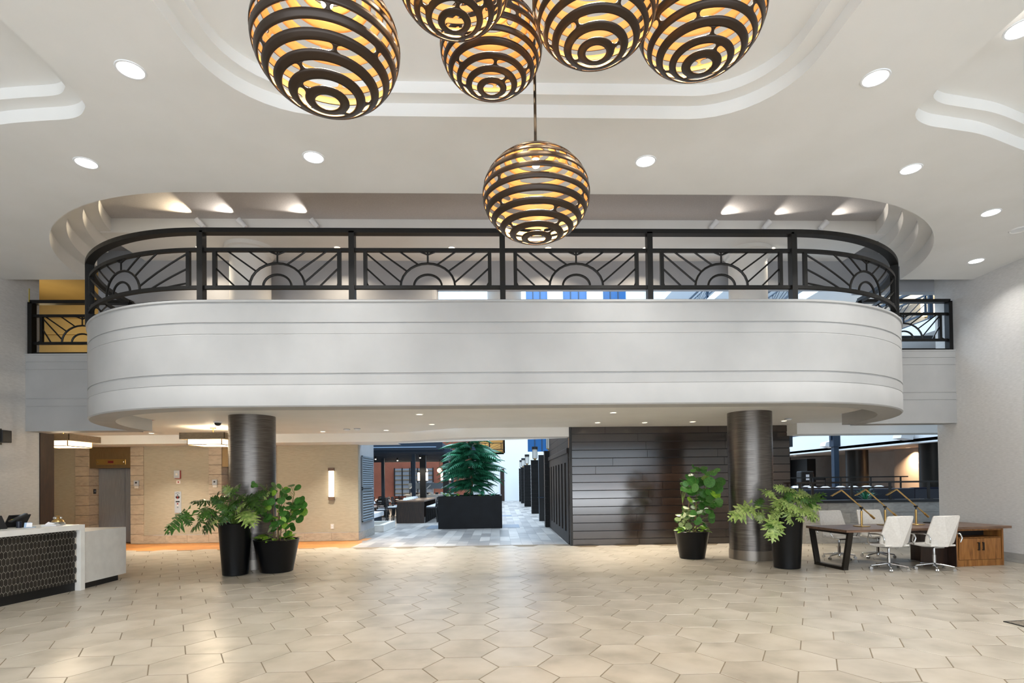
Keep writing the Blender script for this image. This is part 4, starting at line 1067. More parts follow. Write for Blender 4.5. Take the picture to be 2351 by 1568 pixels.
for k in range(4): obj('bead', MB().sphere((.05*cos(k*1.6), .05*sin(k*1.6), .115), .022, 10, 7), X['chrome'], t, world=False, smooth=180)

# ================================================================== LIFT LOBBY FITTINGS
t = thing('wall_sconce', 'tall glowing opal tube sconce on the beige wall', 'wall lamp', (-5.03, YW, 1.71))
mb = MB(); obj('top_cap', MB().box(-.085, .085, -.11, 0, .39, .48), X['deskwood'], t, world=False, bevel=.004); obj('bottom_cap', MB().box(-.085, .085, -.11, 0, -.48, -.39), X['deskwood'], t, world=False, bevel=.004)
obj('diffuser', MB().box(-.072, .072, -.105, -.012, -.39, .39), X['sconceglow'], t, world=False, bevel=.012); obj('back_plate', MB().box(-.08, .08, -.012, 0, -.48, .48), X['brass'], t, world=False)
def box_pendant(x, y, lab):
    t = thing('box_pendant', lab, 'pendant lamp', (x, y, 2.68)); a = .525
    mb = MB(); h0, h1 = .13, .285
    mb.box(-a, a, -a, -a+.012, h0, h1).box(-a, a, a-.012, a, h0, h1).box(-a, -a+.012, -a, a, h0, h1).box(a-.012, a, -a, a, h0, h1)
    obj('fabric_shade', mb, X['fabric'], t, world=False)
    b = a-.13
    obj('diffuser', MB().box(-b, b, -b, b, .01, .135), X['glow'], t, world=False)
    mb = MB(); e = b+.006
    for s in (-1, 1):
        mb.box(-e, e, s*e-.008, s*e+.008, 0, .016); mb.box(s*e-.008, s*e+.008, -e, e, 0, .016)
        for s2 in (-1, 1): mb.box(s*e-.008, s*e+.008, s2*e-.008, s2*e+.008, 0, .14)
    obj('frame', mb, X['bronzepanel'], t, world=False)
    obj('stem', MB().tube([(0, 0, .13), (0, 0, .44)], .012, 8), X['brass'], t, world=False); obj('canopy', MB().lathe([(.001, .425), (.07, .425), (.075, .45)], (0, 0, 0), 24), X['brass'], t, world=False)
    obj('spreader', MB().box(-a, a, -.012, .012, .26, .28).box(-.012, .012, -a, a, .26, .28), X['bronzepanel'], t, world=False)
    for (zz, en) in ((2.98, 45), (2.64, 60)):
        d = bpy.data.lights.new('pendant_bulb', 'POINT'); d.energy = en; d.color = (1, .83, .6); d.shadow_soft_size = .15; l = bpy.data.objects.new('pendant_bulb', d); COL.objects.link(l); l.location = (x, y, zz)
box_pendant(-7.03, 13.92, 'square fabric box pendant left of the left column')
box_pendant(-10.62, 13.92, 'square fabric box pendant at far left, partly behind the dark jamb')
def wallbox(name, lab, cat, px_, z, w_, h_, d_, m_): 
    t = thing(name, lab, cat, (px_, YW, z)); obj('body', MB().box(-w_/2, w_/2, -d_, 0, -h_/2, h_/2), X[m_], t, world=False, bevel=.004); return t
t = wallbox('fire_strobe', 'grey and red fire alarm strobe high on the beige panel between lifts', 'alarm', -9.58, 1.98+.07, .17, .23, .05, 'palesteel')
obj('red_backbox', MB().box(-.06, .10, -.045, 0, -.13, .115), X['red'], t, world=False); obj('strobe_lens', MB().box(-.03, .03, -.062, -.05, -.03, .03), X['ivory'], t, world=False)
t = wallbox('alarm_plate', 'small white plate with red symbol under the fire alarm strobe', 'alarm', -9.55, 1.82, .12, .10, .02, 'ivory'); obj('symbol', MB().tube([(0, -.024, 0), (0, -.02, 0)], .022, 14), X['red'], t, world=False)
t = wallbox('lift_call_panel', 'tall silver lift call panel with emblem and buttons between the lifts', 'control panel', -9.57, 1.22, .19, .64, .02, 'palesteel')
mb = MB()
for s in (-1, 1):
    mb.add([(s*.012, -.023, .17), (s*.02, -.023, .10), (s*.055, -.023, .13), (s*.068, -.023, .19), (s*.045, -.023, .16), (s*.03, -.023, .20)], [(0, 1, 2, 3, 4, 5) if s > 0 else (5, 4, 3, 2, 1, 0)])
mb.add([(-.02, -.023, .20), (.02, -.023, .20), (.0, -.023, .25)], [(0, 1, 2)])
e = obj('emblem', mb, X['blackmatte'], t, world=False); obj('emblem_shield', MB().add([(-.016, -.0225, .18), (.016, -.0225, .18), (.016, -.0225, .12), (0, -.0225, .085), (-.016, -.0225, .12)], [(0, 1, 2, 3, 4)]), X['red'], e, world=False)
obj('emblem_arc', MB().add([(-.06+.12*i/6, -.023, .255+.018*(1-((i-3)/3)**2)) for i in range(7)]+[(-.06+.12*i/6, -.023, .265+.018*(1-((i-3)/3)**2)) for i in range(7)], [(i, i+1, 8+i, 7+i) for i in range(6)]), X['blackmatte'], e, world=False)
obj('display', MB().box(-.055, .055, -.025, -.02, .0, .035), X['blackmatte'], t, world=False)
for (zz, k) in ((-.045, 'red'), (-.095, 'ivory'), (-.15, 'graymetal')): obj('button', MB().tube([(0, -.03, zz), (0, -.02, zz)], .02, 14), X[k], t, world=False)
for (x_, lab) in ((-10.75, 'small silver call button box on the stone pier beside the left lift'), (-8.47, 'small silver call button box on the stone pier left of the column')):
    t = thing('call_button_box', lab, 'control panel', (x_, YW-.03, 1.80)); obj('body', MB().box(-.07, .07, -.04, 0, -.08, .08), X['palesteel'], t, world=False, bevel=.006); obj('button', MB().tube([(0, -.048, .015), (0, -.04, .015)], .026, 14), X['blackmatte'], t, world=False); obj('label_plate', MB().box(-.06, .06, -.02, 0, -.15, -.09), X['ivory'], t, world=False)
t = thing('lift_position_sign', 'small black square lift sign inside the left lift reveal', 'sign', (-12.139, YW+.2, 1.57), PI/2); obj('plate', MB().box(-.05, .05, -.012, 0, -.07, .07), X['blackmatte'], t, world=False); obj('glyph', MB().add([(-.02,-.0125,-.02),(.02,-.0125,-.02),(.02,-.0125,.03),(-.02,-.0125,.03)], [(0, 1, 2, 3)]), X['graymetal'], t, world=False)
t = thing('wall_outlet', 'white power outlet low on the wall under the sconce', 'outlet', (-5.03, YW, .43)); obj('plate', MB().box(-.05, .05, -.012, 0, -.075, .075), X['ivory'], t, world=False, bevel=.004)
for zz in (-.03, .03): obj('socket', MB().box(-.022, .022, -.016, -.012, zz-.018, zz+.018), X['paper'], t, world=False)
t = thing('wall_speaker', 'black wall-mounted speaker cut by the left edge of the photo', 'speaker', (XL, 11.28, 2.72)); obj('cabinet', MB().box(0, .18, -.12, .09, -.12, .12), X['blackmatte'], t, world=False, bevel=.01); obj('bracket', MB().box(0, .02, -.05, .05, -.16, .16), X['bronze'], t, world=False)
t = thing('floor_mat', 'corner of a dark patterned mat at the right edge of floor', 'mat', (6.4, 6.22, 0), .10)
obj('pile', MB().box(-.52, .9, -.14, .12, .0, .008), noisy('mat_weave', [(.3,'#4b443b'),(.7,'#8d8374')], nscale=60, rough=.95), t, world=False); obj('edge_binding', MB().box(-.54, -.52, -.14, .14, 0, .009).box(-.54, .9, .12, .14, 0, .009), X['blackmatte'], t, world=False)
# grilles on the return of the pier wall
t = thing('wall_grille', 'tall louvred metal grille pair on the pier side wall by the restaurant', 'grille', (-4.235, 18.0, 1.55))
for (z0, z1, nm, n) in ((.02, 1.02, 'upper', 14), (-1.03, -.02, 'lower', 12)):
    f_ = obj('grille_frame', MB().box(0, .035, -.74, -.70, z0, z1).box(0, .035, .70, .74, z0, z1).box(0, .035, -.74, .74, z0, z0+.03).box(0, .035, -.74, .74, z1-.03, z1), X['graymetal'], t, world=False)
    for k in range(n): obj('slat', MB().bar((.012, -.7, z0+.05+(z1-z0-.1)*k/(n-1)), (.012, .7, z0+.05+(z1-z0-.1)*k/(n-1)), .03, .035 if n == 12 else .05, up=(.6, 0, .8)), X['graymetal'], f_, world=False)
# ================================================================== THE ATRIUM BEYOND
# far wall with tall blue glazing between white pilasters
YA = 50.0
mb = MB()
mb.box(-30, 2.6, YA, YA+.4, 7.6, 26); mb.box(.45, 2.6, YA, YA+.4, 0, 8); mb.box(-30, -2.9, YA, YA+.4, 0, 8); mb.box(-2.9, .45, YA, YA+.4, 0, 4.35); mb.box(13.4, 30, YA, YA+.4, 0, 26); mb.box(2.6, 13.4, YA, YA+.4, 0, 4.4)
for (a, b) in ((4.55, 5.95), (8.15, 9.6), (11.75, 13.4)): mb.box(a, b, YA-.1, YA+.4, 4.4, 26)
fw = struct('wall_far', mb, X['white'])
for i, (a, b) in enumerate(((2.6, 4.55), (5.95, 8.15), (9.6, 11.75))):
    wd = struct('window_%d' % (i+1), MB().box(a, b, YA+.2, YA+.3, 4.4, 26), X['bluewin'])
    for k in range(1, 3): obj('mullion', MB().box(a+(b-a)*k/3-.04, a+(b-a)*k/3+.04, YA+.12, YA+.2, 4.4, 26), X['navy'], wd)
    for z in (7.4, 10.4, 13.4, 16.4, 19.4, 22.4): obj('transom', MB().box(a, b, YA+.12, YA+.2, z, z+.1), X['navy'], wd)
gr = struct('wall_far_recess', MB().box(-2.9, .45, YA+1.6, YA+1.8, 4.3, 7.6).box(-2.9, .45, YA, YA+1.8, 4.2, 4.35).box(-3, -2.9, YA, YA+1.8, 4.3, 7.6).box(.45, .55, YA, YA+1.8, 4.3, 7.6), X['gold_wall'])
for x in (-1.9, -.85): obj('divider', MB().box(x-.06, x+.06, YA+.3, YA+.5, 4.35, 7.6), X['blackmatte'], gr)
straight_rail('far_balcony_railing', 'distant black sunrise railing before the gold recess above the tree', (-2.85, YA+.1, 0), (.4, YA+.1, 0), 4.4, 1)
t = thing('recess_lamp', 'glowing square lamp in the distant gold recess above the tree', 'wall lamp', (-.6, YA+1.54, 6.0)); obj('shade', MB().box(-.25, .25, -.2, 0, -.25, .25), X['globelamp'], t, world=False); obj('back_plate', MB().box(-.1, .1, 0, .05, -.1, .1), X['brass'], t, world=False)
l = bpy.data.lights.new('recess_light', 'POINT'); l.energy = 140; l.color = (1, .75, .4); l.shadow_soft_size = .3; lo = bpy.data.objects.new('recess_light', l); COL.objects.link(lo); lo.location = (-1, YA+.9, 6.6)
struct('trim_7', MB().box(.1, .45, YA-.12, YA, 0, 2.9), X['espresso'])
# left side of the atrium and the restaurant shell
struct('wall_restaurant', MB().box(-22, -2.3, 44, 44.3, 0, 6.4).box(-22, -21.7, 17.2, 44, 0, 6.4), X['rust'])
cn = thing('pergola_canopy', 'navy steel canopy over the restaurant tables behind the curved bulkhead', 'canopy', (-9, 34, 3.3))
obj('roof_slab', MB().box(-21.5, -2.7, 26.8, 40, 3.38, 3.62), X['navy'], cn); obj('edge_channel', MB().box(-21.5, -2.7, 26.7, 26.8, 3.3, 3.66), X['navy'], cn); obj('light_strip', MB().box(-21, -3.0, 26.66, 26.7, 3.40, 3.44), X['led'], cn)
for k in range(12): obj('beam', MB().box(-21.5, -2.4, 27.5+k*1.1, 27.62+k*1.1, 3.2, 3.38), X['navy'], cn)
for k in range(5): obj('rafter_tail', MB().bar((-2.4, 28+2.6*k, 3.5), (-1.3, 28+2.6*k, 3.62), .12, .2), X['navy'], cn)
for (x, y) in ((-4.42, 28.9), (-9.6, 28.2), (-7.05, 34.0), (-5.9, 38.0), (-3.2, 38.0)): obj('post', MB().box(x-.09, x+.09, y-.09, y+.09, 0, 3.3), X['navy'], cn)
for (i, (x, y)) in enumerate(((-8.75, 31), (-7.85, 31), (-4.15, 30.5), (-2.9, 30.5))):
    t = thing('restaurant_column', ('dark square column at the left edge of the restaurant view', 'dark square column left of the kitchen window', 'dark square column just left of the tree', 'dark square column hidden behind the tree')[i], 'column', (x, y, 0))
    obj('shaft', MB().box(-.16, .16, -.16, .16, 0, 3.2), X['blackmatte'], t, world=False); obj('plinth', MB().box(-.19, .19, -.19, .19, 0, .15), X['espresso'], t, world=False)
    for s in (-1, 1):
        q = thing('tube_sconce', 'glowing tube sconce on the %s side of the %s' % (('left', 'right')[s > 0], ('leftmost dark restaurant column', 'dark column beside the kitchen window', 'dark column left of the tree', 'dark column behind the tree')[i]), 'wall lamp', (x+s*.22, y-.14, 2.05))
        obj('tube', MB().tube([(0, 0, -.22), (0, 0, .22)], .06, 12), X['sconceglow'], q, world=False, smooth=50); obj('cap', MB().tube([(0, 0, .22), (0, 0, .27)], .065, 12).tube([(0, 0, -.27), (0, 0, -.22)], .065, 12), X['blackmatte'], q, world=False, smooth=50)
kw = struct('window_4', MB().box(-8.2, -5.2, 43.88, 43.95, .7, 2.85), X['stainless'])
for k in range(6): obj('mullion', MB().box(-8.2+k*.6-.04, -8.2+k*.6+.04, 43.8, 43.9, .7, 2.9), X['blackmatte'], kw)
for k in range(6): obj('shelf_rail', MB().box(-8.2, -5.2, 43.82, 43.86, .9+k*.35, .94+k*.35), X['brass'], kw)
l = bpy.data.lights.new('kitchen_light', 'AREA'); l.size = 4; l.energy = 260; l.color = (1, .82, .6); lo = bpy.data.objects.new('kitchen_light', l); COL.objects.link(lo); lo.location = (-6.5, 40.8, 3.15); lo.rotation_euler = (-.5, 0, 0)
for (x, lab) in ((-4.75, 'left glowing globe lamp hanging in the restaurant'), (-3.85, 'right glowing globe lamp hanging in the restaurant beside the tree')):
    t = thing('restaurant_globe_lamp', lab, 'pendant lamp', (x, 36, 2.5)); obj('globe', MB().sphere((0, 0, 0), .15, 16, 12), X['globelamp'], t, world=False, smooth=180); obj('cord', MB().tube([(0, 0, .14), (0, 0, .72)], .012, 6), X['blackmatte'], t, world=False)
for i, (x, y) in enumerate(((-7.0, 29.76), (-6.8, 30.86), (-6.0, 33.06), (-4.2, 29.76), (-4.1, 30.86))):
    t = thing('canopy_spot', ('leftmost', 'second', 'third', 'fourth', 'rightmost')[i]+' tiny bright spot lamp under the navy restaurant canopy', 'spotlight', (x, y, 3.2)); obj('can', MB().tube([(0, 0, 0), (0, 0, -.14)], .055, 10), X['blackmatte'], t, world=False, smooth=50); obj('lens', MB().sphere((0, 0, -.145), .045, 10, 8), X['sconceglow'], t, world=False, smooth=180)
    l = bpy.data.lights.new('canopy_lamp', 'SPOT'); l.energy = 160; l.color = (1, .86, .68); l.spot_size = rad(110); l.spot_blend = .6; lo = bpy.data.objects.new('canopy_lamp', l); COL.objects.link(lo); lo.location = (x, y, 2.98)
# buffet counter with angled sneeze guards
t = thing('buffet_counter', 'white buffet counter with angled glass guards behind the community table', 'buffet', (-4.0, 34.0, 0))
obj('counter', MB().box(-1.6, 1.3, -.4, .4, 0, .95), X['white'], t, world=False); obj('counter_top', MB().box(-1.7, 1.4, -.5, .5, .95, 1.02), X['quartz'], t, world=False)
for x in (-.9, .1, 1.0):
    obj('guard_frame', MB().bar((x-.5, -.3, 1.35), (x-.12, -.1, 1.72), .05, .05).bar((x-.12, -.1, 1.72), (x+.3, .1, 1.35), .05, .05).bar((x-.12, -.1, 1.0), (x-.12, -.1, 1.72), .05, .05), X['white'], t, world=False)
obj('guard_glass', MB().box(-1.5, 1.3, -.2, -.19, 1.35, 1.7), X['graymetal'], t, world=False)
for k in range(9): obj('dish', MB().lathe([(.001, 1.02), (.09, 1.02), (.11, 1.12), (.001, 1.14)], (-1.3+.3*k, -.1, 0), 12), X['navyvinyl' if k % 2 else 'white'], t, world=False, smooth=40)
# dining chairs and tables
def dining_chair(name, label, group, hs=.46, hb=.90):
    c = thing(name, label, 'chair', (0, 0, 0), 0, group); w_ = .21
    obj('seat', MB().box(-w_, w_, -w_, w_, hs-.05, hs), X['navyvinyl'], c, world=False); obj('cushion', MB().box(-w_+.02, w_-.02, -w_+.02, w_-.02, hs, hs+.04), X['cloth'], c, world=False)
    for sx in (-1, 1):
        obj('leg', MB().bar((sx*(w_-.02), w_-.02, hs-.05), (sx*w_, w_+.01, 0), .04, .04), X['blackmatte'], c, world=False)
        obj('leg', MB().bar((sx*(w_-.02), -w_-.07, hb), (sx*(w_-.02), -w_+.01, hs).__class__((sx*(w_-.02), -w_+.01, hs)), .04, .04).bar((sx*(w_-.02), -w_+.01, hs), (sx*w_, -w_-.06, 0), .04, .04), X['blackmatte'], c, world=False)
    for k in range(3): obj('back_slat', MB().box(-w_+.02, w_-.02, -w_-.07+.02*(2-k)*.6, -w_-.045+.02*(2-k)*.6, hb-.28+k*.11, hb-.21+k*.11), X['blackmatte'], c, world=False)
    return c
dc = dining_chair('dining_chair', 'small black dining chair with pale seat at the restaurant tables', 'restaurant dining chairs')
first = True
def put(x, y, rz):
    global first
    if first: dc.location = (x, y, 0); dc.rotation_euler = (0, 0, rz); ORIG[dc.name] = Vector((x, y, 0)); first = False
    else: dup(dc, (x, y, 0), rz)
def dtable(x, y, first_t=[None]):
    if first_t[0] is None:
        t = thing('dining_table', 'small dark restaurant table set with white napkins', 'table', (x, y, 0), 0, 'set restaurant tables')
        obj('table_top', MB().box(-.4, .4, -.4, .4, .72, .76), X['espresso'], t, world=False); obj('pedestal', MB().lathe([(.25, 0), (.05, .04), (.04, .72)], (0, 0, 0), 12), X['blackmatte'], t, world=False)
        first_t[0] = t
    else: t = dup(first_t[0], (x, y, 0))
    for (dx, dy) in ((-.2, -.2), (.2, .2)):
        napkin(x+dx, y+dy, .76)
NP_ = [None]
def napkin(x, y, z):
    if NP_[0] is None:
        n = thing('napkin', 'folded white napkin standing on a dark restaurant table', 'napkin', (x, y, z), 0, 'folded napkins on the restaurant tables')
        obj('fold', MB().add([(-.09,-.06,0),(.09,-.06,0),(.09,.06,0),(-.09,.06,0),(-.05,0,.11),(.05,0,.11)], [(0,1,5,4),(2,3,4,5),(1,2,5),(3,0,4),(0,3,2,1)]), X['cloth'], n, world=False); NP_[0] = n
    else: dup(NP_[0], (x, y, z))
for (x, y) in ((-6.15, 26.3), (-5.9, 28.8), (-6.9, 30.4), (-5.5, 31.4), (-8.3, 33.0), (-7.2, 35.2), (-9.2, 30.2)):
    dtable(x, y); put(x+.62, y, PI/2); put(x-.62, y, -PI/2); put(x, y-.62, 0)
ct = thing('community_table', 'tall dark wood community table left of the tree planter', 'table', (-3.79, 23.8, 0))
obj('table_top', MB().box(-.59, .59, -.0, 4.4, .90, .96), X['deskwood'], ct, world=False); obj('end_panel', MB().box(-.57, .57, .0, .06, 0, .90), X['espresso'], ct, world=False); obj('end_panel', MB().box(-.57, .57, 4.3, 4.36, 0, .90), X['espresso'], ct, world=False)
for k in range(6): napkin(-4.1, 24.3+k*.65, .96)
st = dining_chair('counter_stool', 'black counter-height chair along the right side of the community table', 'chairs along the community table right side', .66, 1.08)
st.location = (-2.95, 24.2, 0); st.rotation_euler = (0, 0, PI/2)
for k in range(1, 6): dup(st, (-2.95, 24.2+.66*k, 0), PI/2)
s2 = dup(st, (-4.62, 24.25, 0), -PI/2, 'black counter-height chair on the left side of the community table, in front'); s2['group'] = 'chairs along the community table left side'
s3 = dup(s2, (-4.62, 25.6, 0), -PI/2, 'black counter-height chair on the left side of the community table, behind')
t = thing('banquette', 'pale booth end with white seat beside the pier grilles', 'bench', (-5.45, 22.3, 0)); obj('end_panel', MB().box(-.5, .10, -.06, 0, 0, 1.2), X['mezz_wall'], t, world=False); obj('back', MB().box(-.5, -.35, 0, 2.4, .0, 1.2), X['mezz_wall'], t, world=False); obj('seat', MB().box(-.35, .35, 0, 2.4, .3, .48), X['cloth'], t, world=False); obj('base', MB().box(-.35, .28, .05, 2.3, 0, .3), X['navy'], t, world=False); obj('cap_rail', MB().box(-.52, .12, -.08, .02, 1.2, 1.24), X['espresso'], t, world=False)
t = thing('low_kerb', 'low white stone kerb basin at the foot of the pier', 'kerb', (-4.6, 20.6, 0)); obj('rim', MB().box(-.4, .52, -.9, -.72, 0, .24).box(.34, .52, -.72, 1.3, 0, .24).box(-.4, .34, 1.15, 1.3, 0, .24), X['quartz'], t, world=False); obj('basin', MB().box(-.4, .34, -.72, 1.15, 0, .1), X['graystone'], t, world=False)

# big square planter with the tree
pt = thing('tree_planter', 'large charcoal rectangular planter with a layered evergreen tree in the atrium', 'planter', (-1.09, 21.7, 0))
pb = noisy('charcoal_planter', [(.3,'#0f1216'),(.7,'#161a1f')], nscale=3, rough=.5, spec=.2)
obj('trough', MB().box(-1.18, 1.18, -1.1, -1.02, 0, 1.2).box(-1.18, 1.18, 1.02, 1.1, 0, 1.2).box(-1.18, -1.10, -1.02, 1.02, 0, 1.2).box(1.10, 1.18, -1.02, 1.02, 0, 1.2), pb, pt, world=False, bevel=.008)
obj('soil', MB().box(-1.1, 1.1, -1.02, 1.02, .9, 1.12), X['soil'], pt, world=False)
obj('trunk', MB().tube([(.0, 0, 1.1), (.02, 0, 1.9), (-.02, .02, 2.8), (.02, 0, 3.7)], [.06, .05, .04, .015], 8), X['bark'], pt, world=False, smooth=60)
def frond_mb():
    mb = MB(); n = 17
    def ax(t): return (0, t*.97, .16*t-.52*t*t)
    for i in range(n):
        t = .06+.92*i/(n-1); L_ = .30*sin(PI*min(1, .18+.86*t))*(1 if t < .8 else 1.25-.4*t)
        x, y, z = ax(t)
        for s in (-1, 1):
            a = (s*L_, y+.13, z-.09-.30*L_); 
            mb.add([(0, y-.012, z), (s*L_*.5, y+.03, z-.02), a, (s*L_*.5, y+.11, z-.05), (0, y+.022, z+.004)], [(0, 1, 3, 4), (1, 2, 3)] if s > 0 else [(4, 3, 1, 0), (3, 2, 1)])
    return mb
FR = make_mesh('frond', frond_mb(), X['frond'])
rn = random.Random(8)
for lay in range(10):
    z0 = 1.55+lay*.225; f_ = lay/9
    nf = 17 if lay < 8 else 10; ln = 1.12*(1-abs(f_-.42)*.55)*(1 if lay < 8 else .8)
    for k in range(nf):
        a = 2*PI*(k+.5*(lay % 2))/nf+rn.uniform(-.2, .2); d = Vector((cos(a), sin(a), rn.uniform(-.15, .45)))
        inst('frond', FR, pt, (.1*cos(a), .1*sin(a), z0+rn.uniform(-.06, .06)), leaf_rot(d, (0, 0, 1), rn.uniform(-.25, .25)), ln*rn.uniform(.8, 1.15))
for (a, z, s) in ((2.9, 3.55, .95), (.4, 3.5, .8), (1.8, 3.6, .6), (-.9, 3.55, .6), (3.6, 3.6, .8)): inst('frond', FR, pt, (0, 0, z-.05), leaf_rot((cos(a), sin(a), .12), (0, 0, 1)), s)
for k in range(46):
    a = rn.uniform(0, 2*PI); x, y = rn.uniform(-1, 1), rn.uniform(-1.0, .6)
    inst('leaf', PL['frond' if k % 2 else 'leafbright'], pt, (x, y, 1.12+rn.uniform(0, .12)), leaf_rot((cos(a), sin(a), rn.uniform(.1, .9))), rn.uniform(.22, .36))
for (x0, x1, y0, y1) in ((-2.75, -2.28, 20.7, 22.4), (.11, .75, 20.7, 22.3), (.1, .6, 27.5, 28.8)):
    struct('trim_8', MB().box(x0, x1, y0, y1, -.004, .001), mat('slate_floor_inlay', '#6c7684', .4))
# lantern pylons along the right side
def pylon(y, x, lab, lab2):
    t = thing('plank_pylon', lab, 'pylon', (x, y, 0)); h = 2.82
    obj('core', MB().box(-.2, .22, -.2, .2, 0, h), X['blackmatte'], t, world=False)
    for k in range(13):
        for (a, b, c, d) in ((-.215, .235, -.215, -.2), (-.215, -.2, -.2, .2)): obj('plank', MB().cbox(a, b, c, d, k*h/13+.006, (k+1)*h/13-.006, .004), X['charwood'], t, world=False)
    obj('cap', MB().box(-.23, .25, -.23, .23, h, h+.03), X['blackmatte'], t, world=False)
    q = thing('lantern', lab2, 'lantern', (x, y, h+.03))
    obj('foot', MB().lathe([(.07, 0), (.05, .05), (.12, .07), (.12, .10), (.001, .10)], (0, 0, 0), 16), X['brass'], q, world=False, smooth=40)
    obj('glass', MB().lathe([(.13, .10), (.13, .58)], (0, 0, 0), 16), X['ivory'], q, world=False, smooth=60)
    for k in range(8): obj('cage_bar', MB().tube([(.135*cos(k*PI/4), .135*sin(k*PI/4), .1), (.135*cos(k*PI/4), .135*sin(k*PI/4), .6)], .008, 4), X['navy'], q, world=False)
    obj('cap', MB().lathe([(.16, .58), (.16, .72), (.001, .73)], (0, 0, 0), 16), X['blackmatte'], q, world=False, smooth=40)
for (y, lab) in ((20.95, 'nearest'), (29.7, 'second'), (38.1, 'third'), (44.0, 'fourth'), (48.0, 'farthest')):
    pylon(y, 1.92, lab+' dark plank pylon topped by a lantern in the corridor', lab+' cage lantern on a plank pylon in the corridor')
t = thing('host_screen', 'thin dark freestanding panel between the first two plank pylons', 'screen', (1.86, 24.0, 0)); obj('panel', MB().box(-.15, .15, -.04, .04, 0, 2.85), X['blackmatte'], t, world=False); obj('edge_trim', MB().box(-.16, -.15, -.05, .05, 0, 2.85), X['graymetal'], t, world=False); obj('ledge', MB().box(-.2, .1, -.12, -.04, 1.0, 1.03), X['navy'], t, world=False)

# right side of the atrium: gallery fascias, slabs, railings
XA = 13.6
mb = MB().box(XA, XA+.3, 15.0, YA, 2.8, 4.4).box(XA-.02, XA+.3, 15, YA, 3.78, 3.80)
struct('wall_gallery', mb, X['white'])
struct('trim_9', MB().box(XA-.01, XA+.01, 15, YA, 3.62, 3.66), X['navy'])
struct('ceiling', MB().box(XA, 19, 13, YA, 2.85, 2.95), X['brownwall'])
for z in (6.25, 9.6, 13.0, 16.4): struct('trim_10', MB().box(XA, 20, 15, YA, z, z+.42), X['white'])
struct('wall_gallery_back', MB().box(19, 19.2, 13, YA, 2.9, 22), X['mezz_wall'])
blue_rail = mat('pale_blue_daylit_rail', '#557fa3', .4, .2)
straight_rail('gallery_railing', 'second-level gallery railing along the right side of the atrium', (XA+.05, 17.0, 0), (XA+.05, 49, 0), 6.67, 10, X['navy'])
straight_rail('gallery_railing', 'third-level gallery railing along the right side of the atrium', (XA+.05, 18.5, 0), (XA+.05, 49, 0), 10.0, 9, X['navy'])
straight_rail('gallery_railing', 'fourth-level gallery railing along the right side of the atrium', (XA+.05, 22, 0), (XA+.05, 49, 0), 13.4, 8, X['navy'])
straight_rail('mezzanine_back_railing', 'black railing at the rear of the mezzanine overlooking the atrium at right', (8.3, 13.0, 0), (13.0, 13.0, 0), 3.95, 2)
t = thing('gallery_lamp', 'glowing rectangular wall lamp seen through the right bridge opening', 'wall lamp', (18.95, 23.6, 9.1)); obj('shade', MB().box(-.2, 0, -.3, .3, -.3, .3), X['globelamp'], t, world=False); obj('back_plate', MB().box(0, .05, -.35, .35, -.35, .35), X['brass'], t, world=False)
l = bpy.data.lights.new('gallery_light', 'POINT'); l.energy = 60; l.color = (1, .8, .45); l.shadow_soft_size = .3; lo = bpy.data.objects.new('gallery_light', l); COL.objects.link(lo); lo.location = (18.3, 23.6, 9.1)
for (y, lab) in ((22.0, 'left white floodlight box on the gallery fascia behind the navy lamp post'), (17.8, 'right white floodlight box on the gallery fascia')):
    t = thing('floodlight', lab, 'floodlight', (XA, y, 3.07)); obj('housing', MB().add([(-.55,-.2,-.10),(-.55,.2,-.10),(-.15,.22,-.16),(-.15,-.22,-.16),(-.5,-.2,.06),(-.5,.2,.06),(-.12,.22,.16),(-.12,-.22,.16)], [(0,1,2,3),(7,6,5,4),(0,4,5,1),(1,5,6,2),(2,6,7,3),(3,7,4,0)]), X['white'], t, world=False, bevel=.01); obj('bracket', MB().box(-.14, 0, -.07, .07, -.06, .06), X['white'], t, world=False)
t = thing('wall_sensor', 'tiny white sensor box low on the fascia beside the plank wall end', 'sensor', (XA, 25.6, 2.98)); obj('body', MB().box(-.06, 0, -.06, .06, -.14, .14), X['white'], t, world=False); obj('eye', MB().sphere((-.06, 0, -.05), .04, 8, 6), X['ivory'], t, world=False)
# lounge below the gallery
mb = MB().box(17.4, 17.6, 13, YA, 0, 2.9).box(16.3, 16.4, 20.0, 22.4, 0, 2.9).box(13.9, 20, 34, 34.2, 0, 2.9)
struct('wall_lounge', mb, X['brownwall'])
struct('door_4', MB().box(15.8, 16.25, 28.0, 29.6, 0, 2.7).box(15.2, 15.8, 29.6, 29.7, 0, 2.85), X['blackmatte'])
for (y, x, lab) in ((22.9, 15.06, 'dark metallic round column under the gallery right of the navy lamp post'), (18.5, 14.85, 'dark round column at the right edge of the lounge opening')):
    c = thing('lounge_column', lab, 'column', (x, y, 0)); obj('shaft', MB().lathe([(.42, .15), (.42, 2.85)], (0, 0, 0), 32), X['bronze'], c, world=False, smooth=40); obj('base_band', MB().lathe([(.42, .15), (.435, .15), (.435, 0)], (0, 0, 0), 32), X['steelbase'], c, world=False, smooth=40)
for (x, y, lab, e) in ((16.0, 21.2, 'ceiling spot lighting the beige lounge wall at right', 120), (14.9, 27.5, 'ceiling spot beside the plank wall end in the lounge', 30)):
    d = downlight(x, y, 2.85, .06, lab, 'warmlens', e, (1, .72, .45), 120, name='lounge_spot')
lp_ = thing('lamp_post', 'navy lamp post with lantern head rising behind the low stone wall', 'lamp post', (12.34, 20.0, 0))
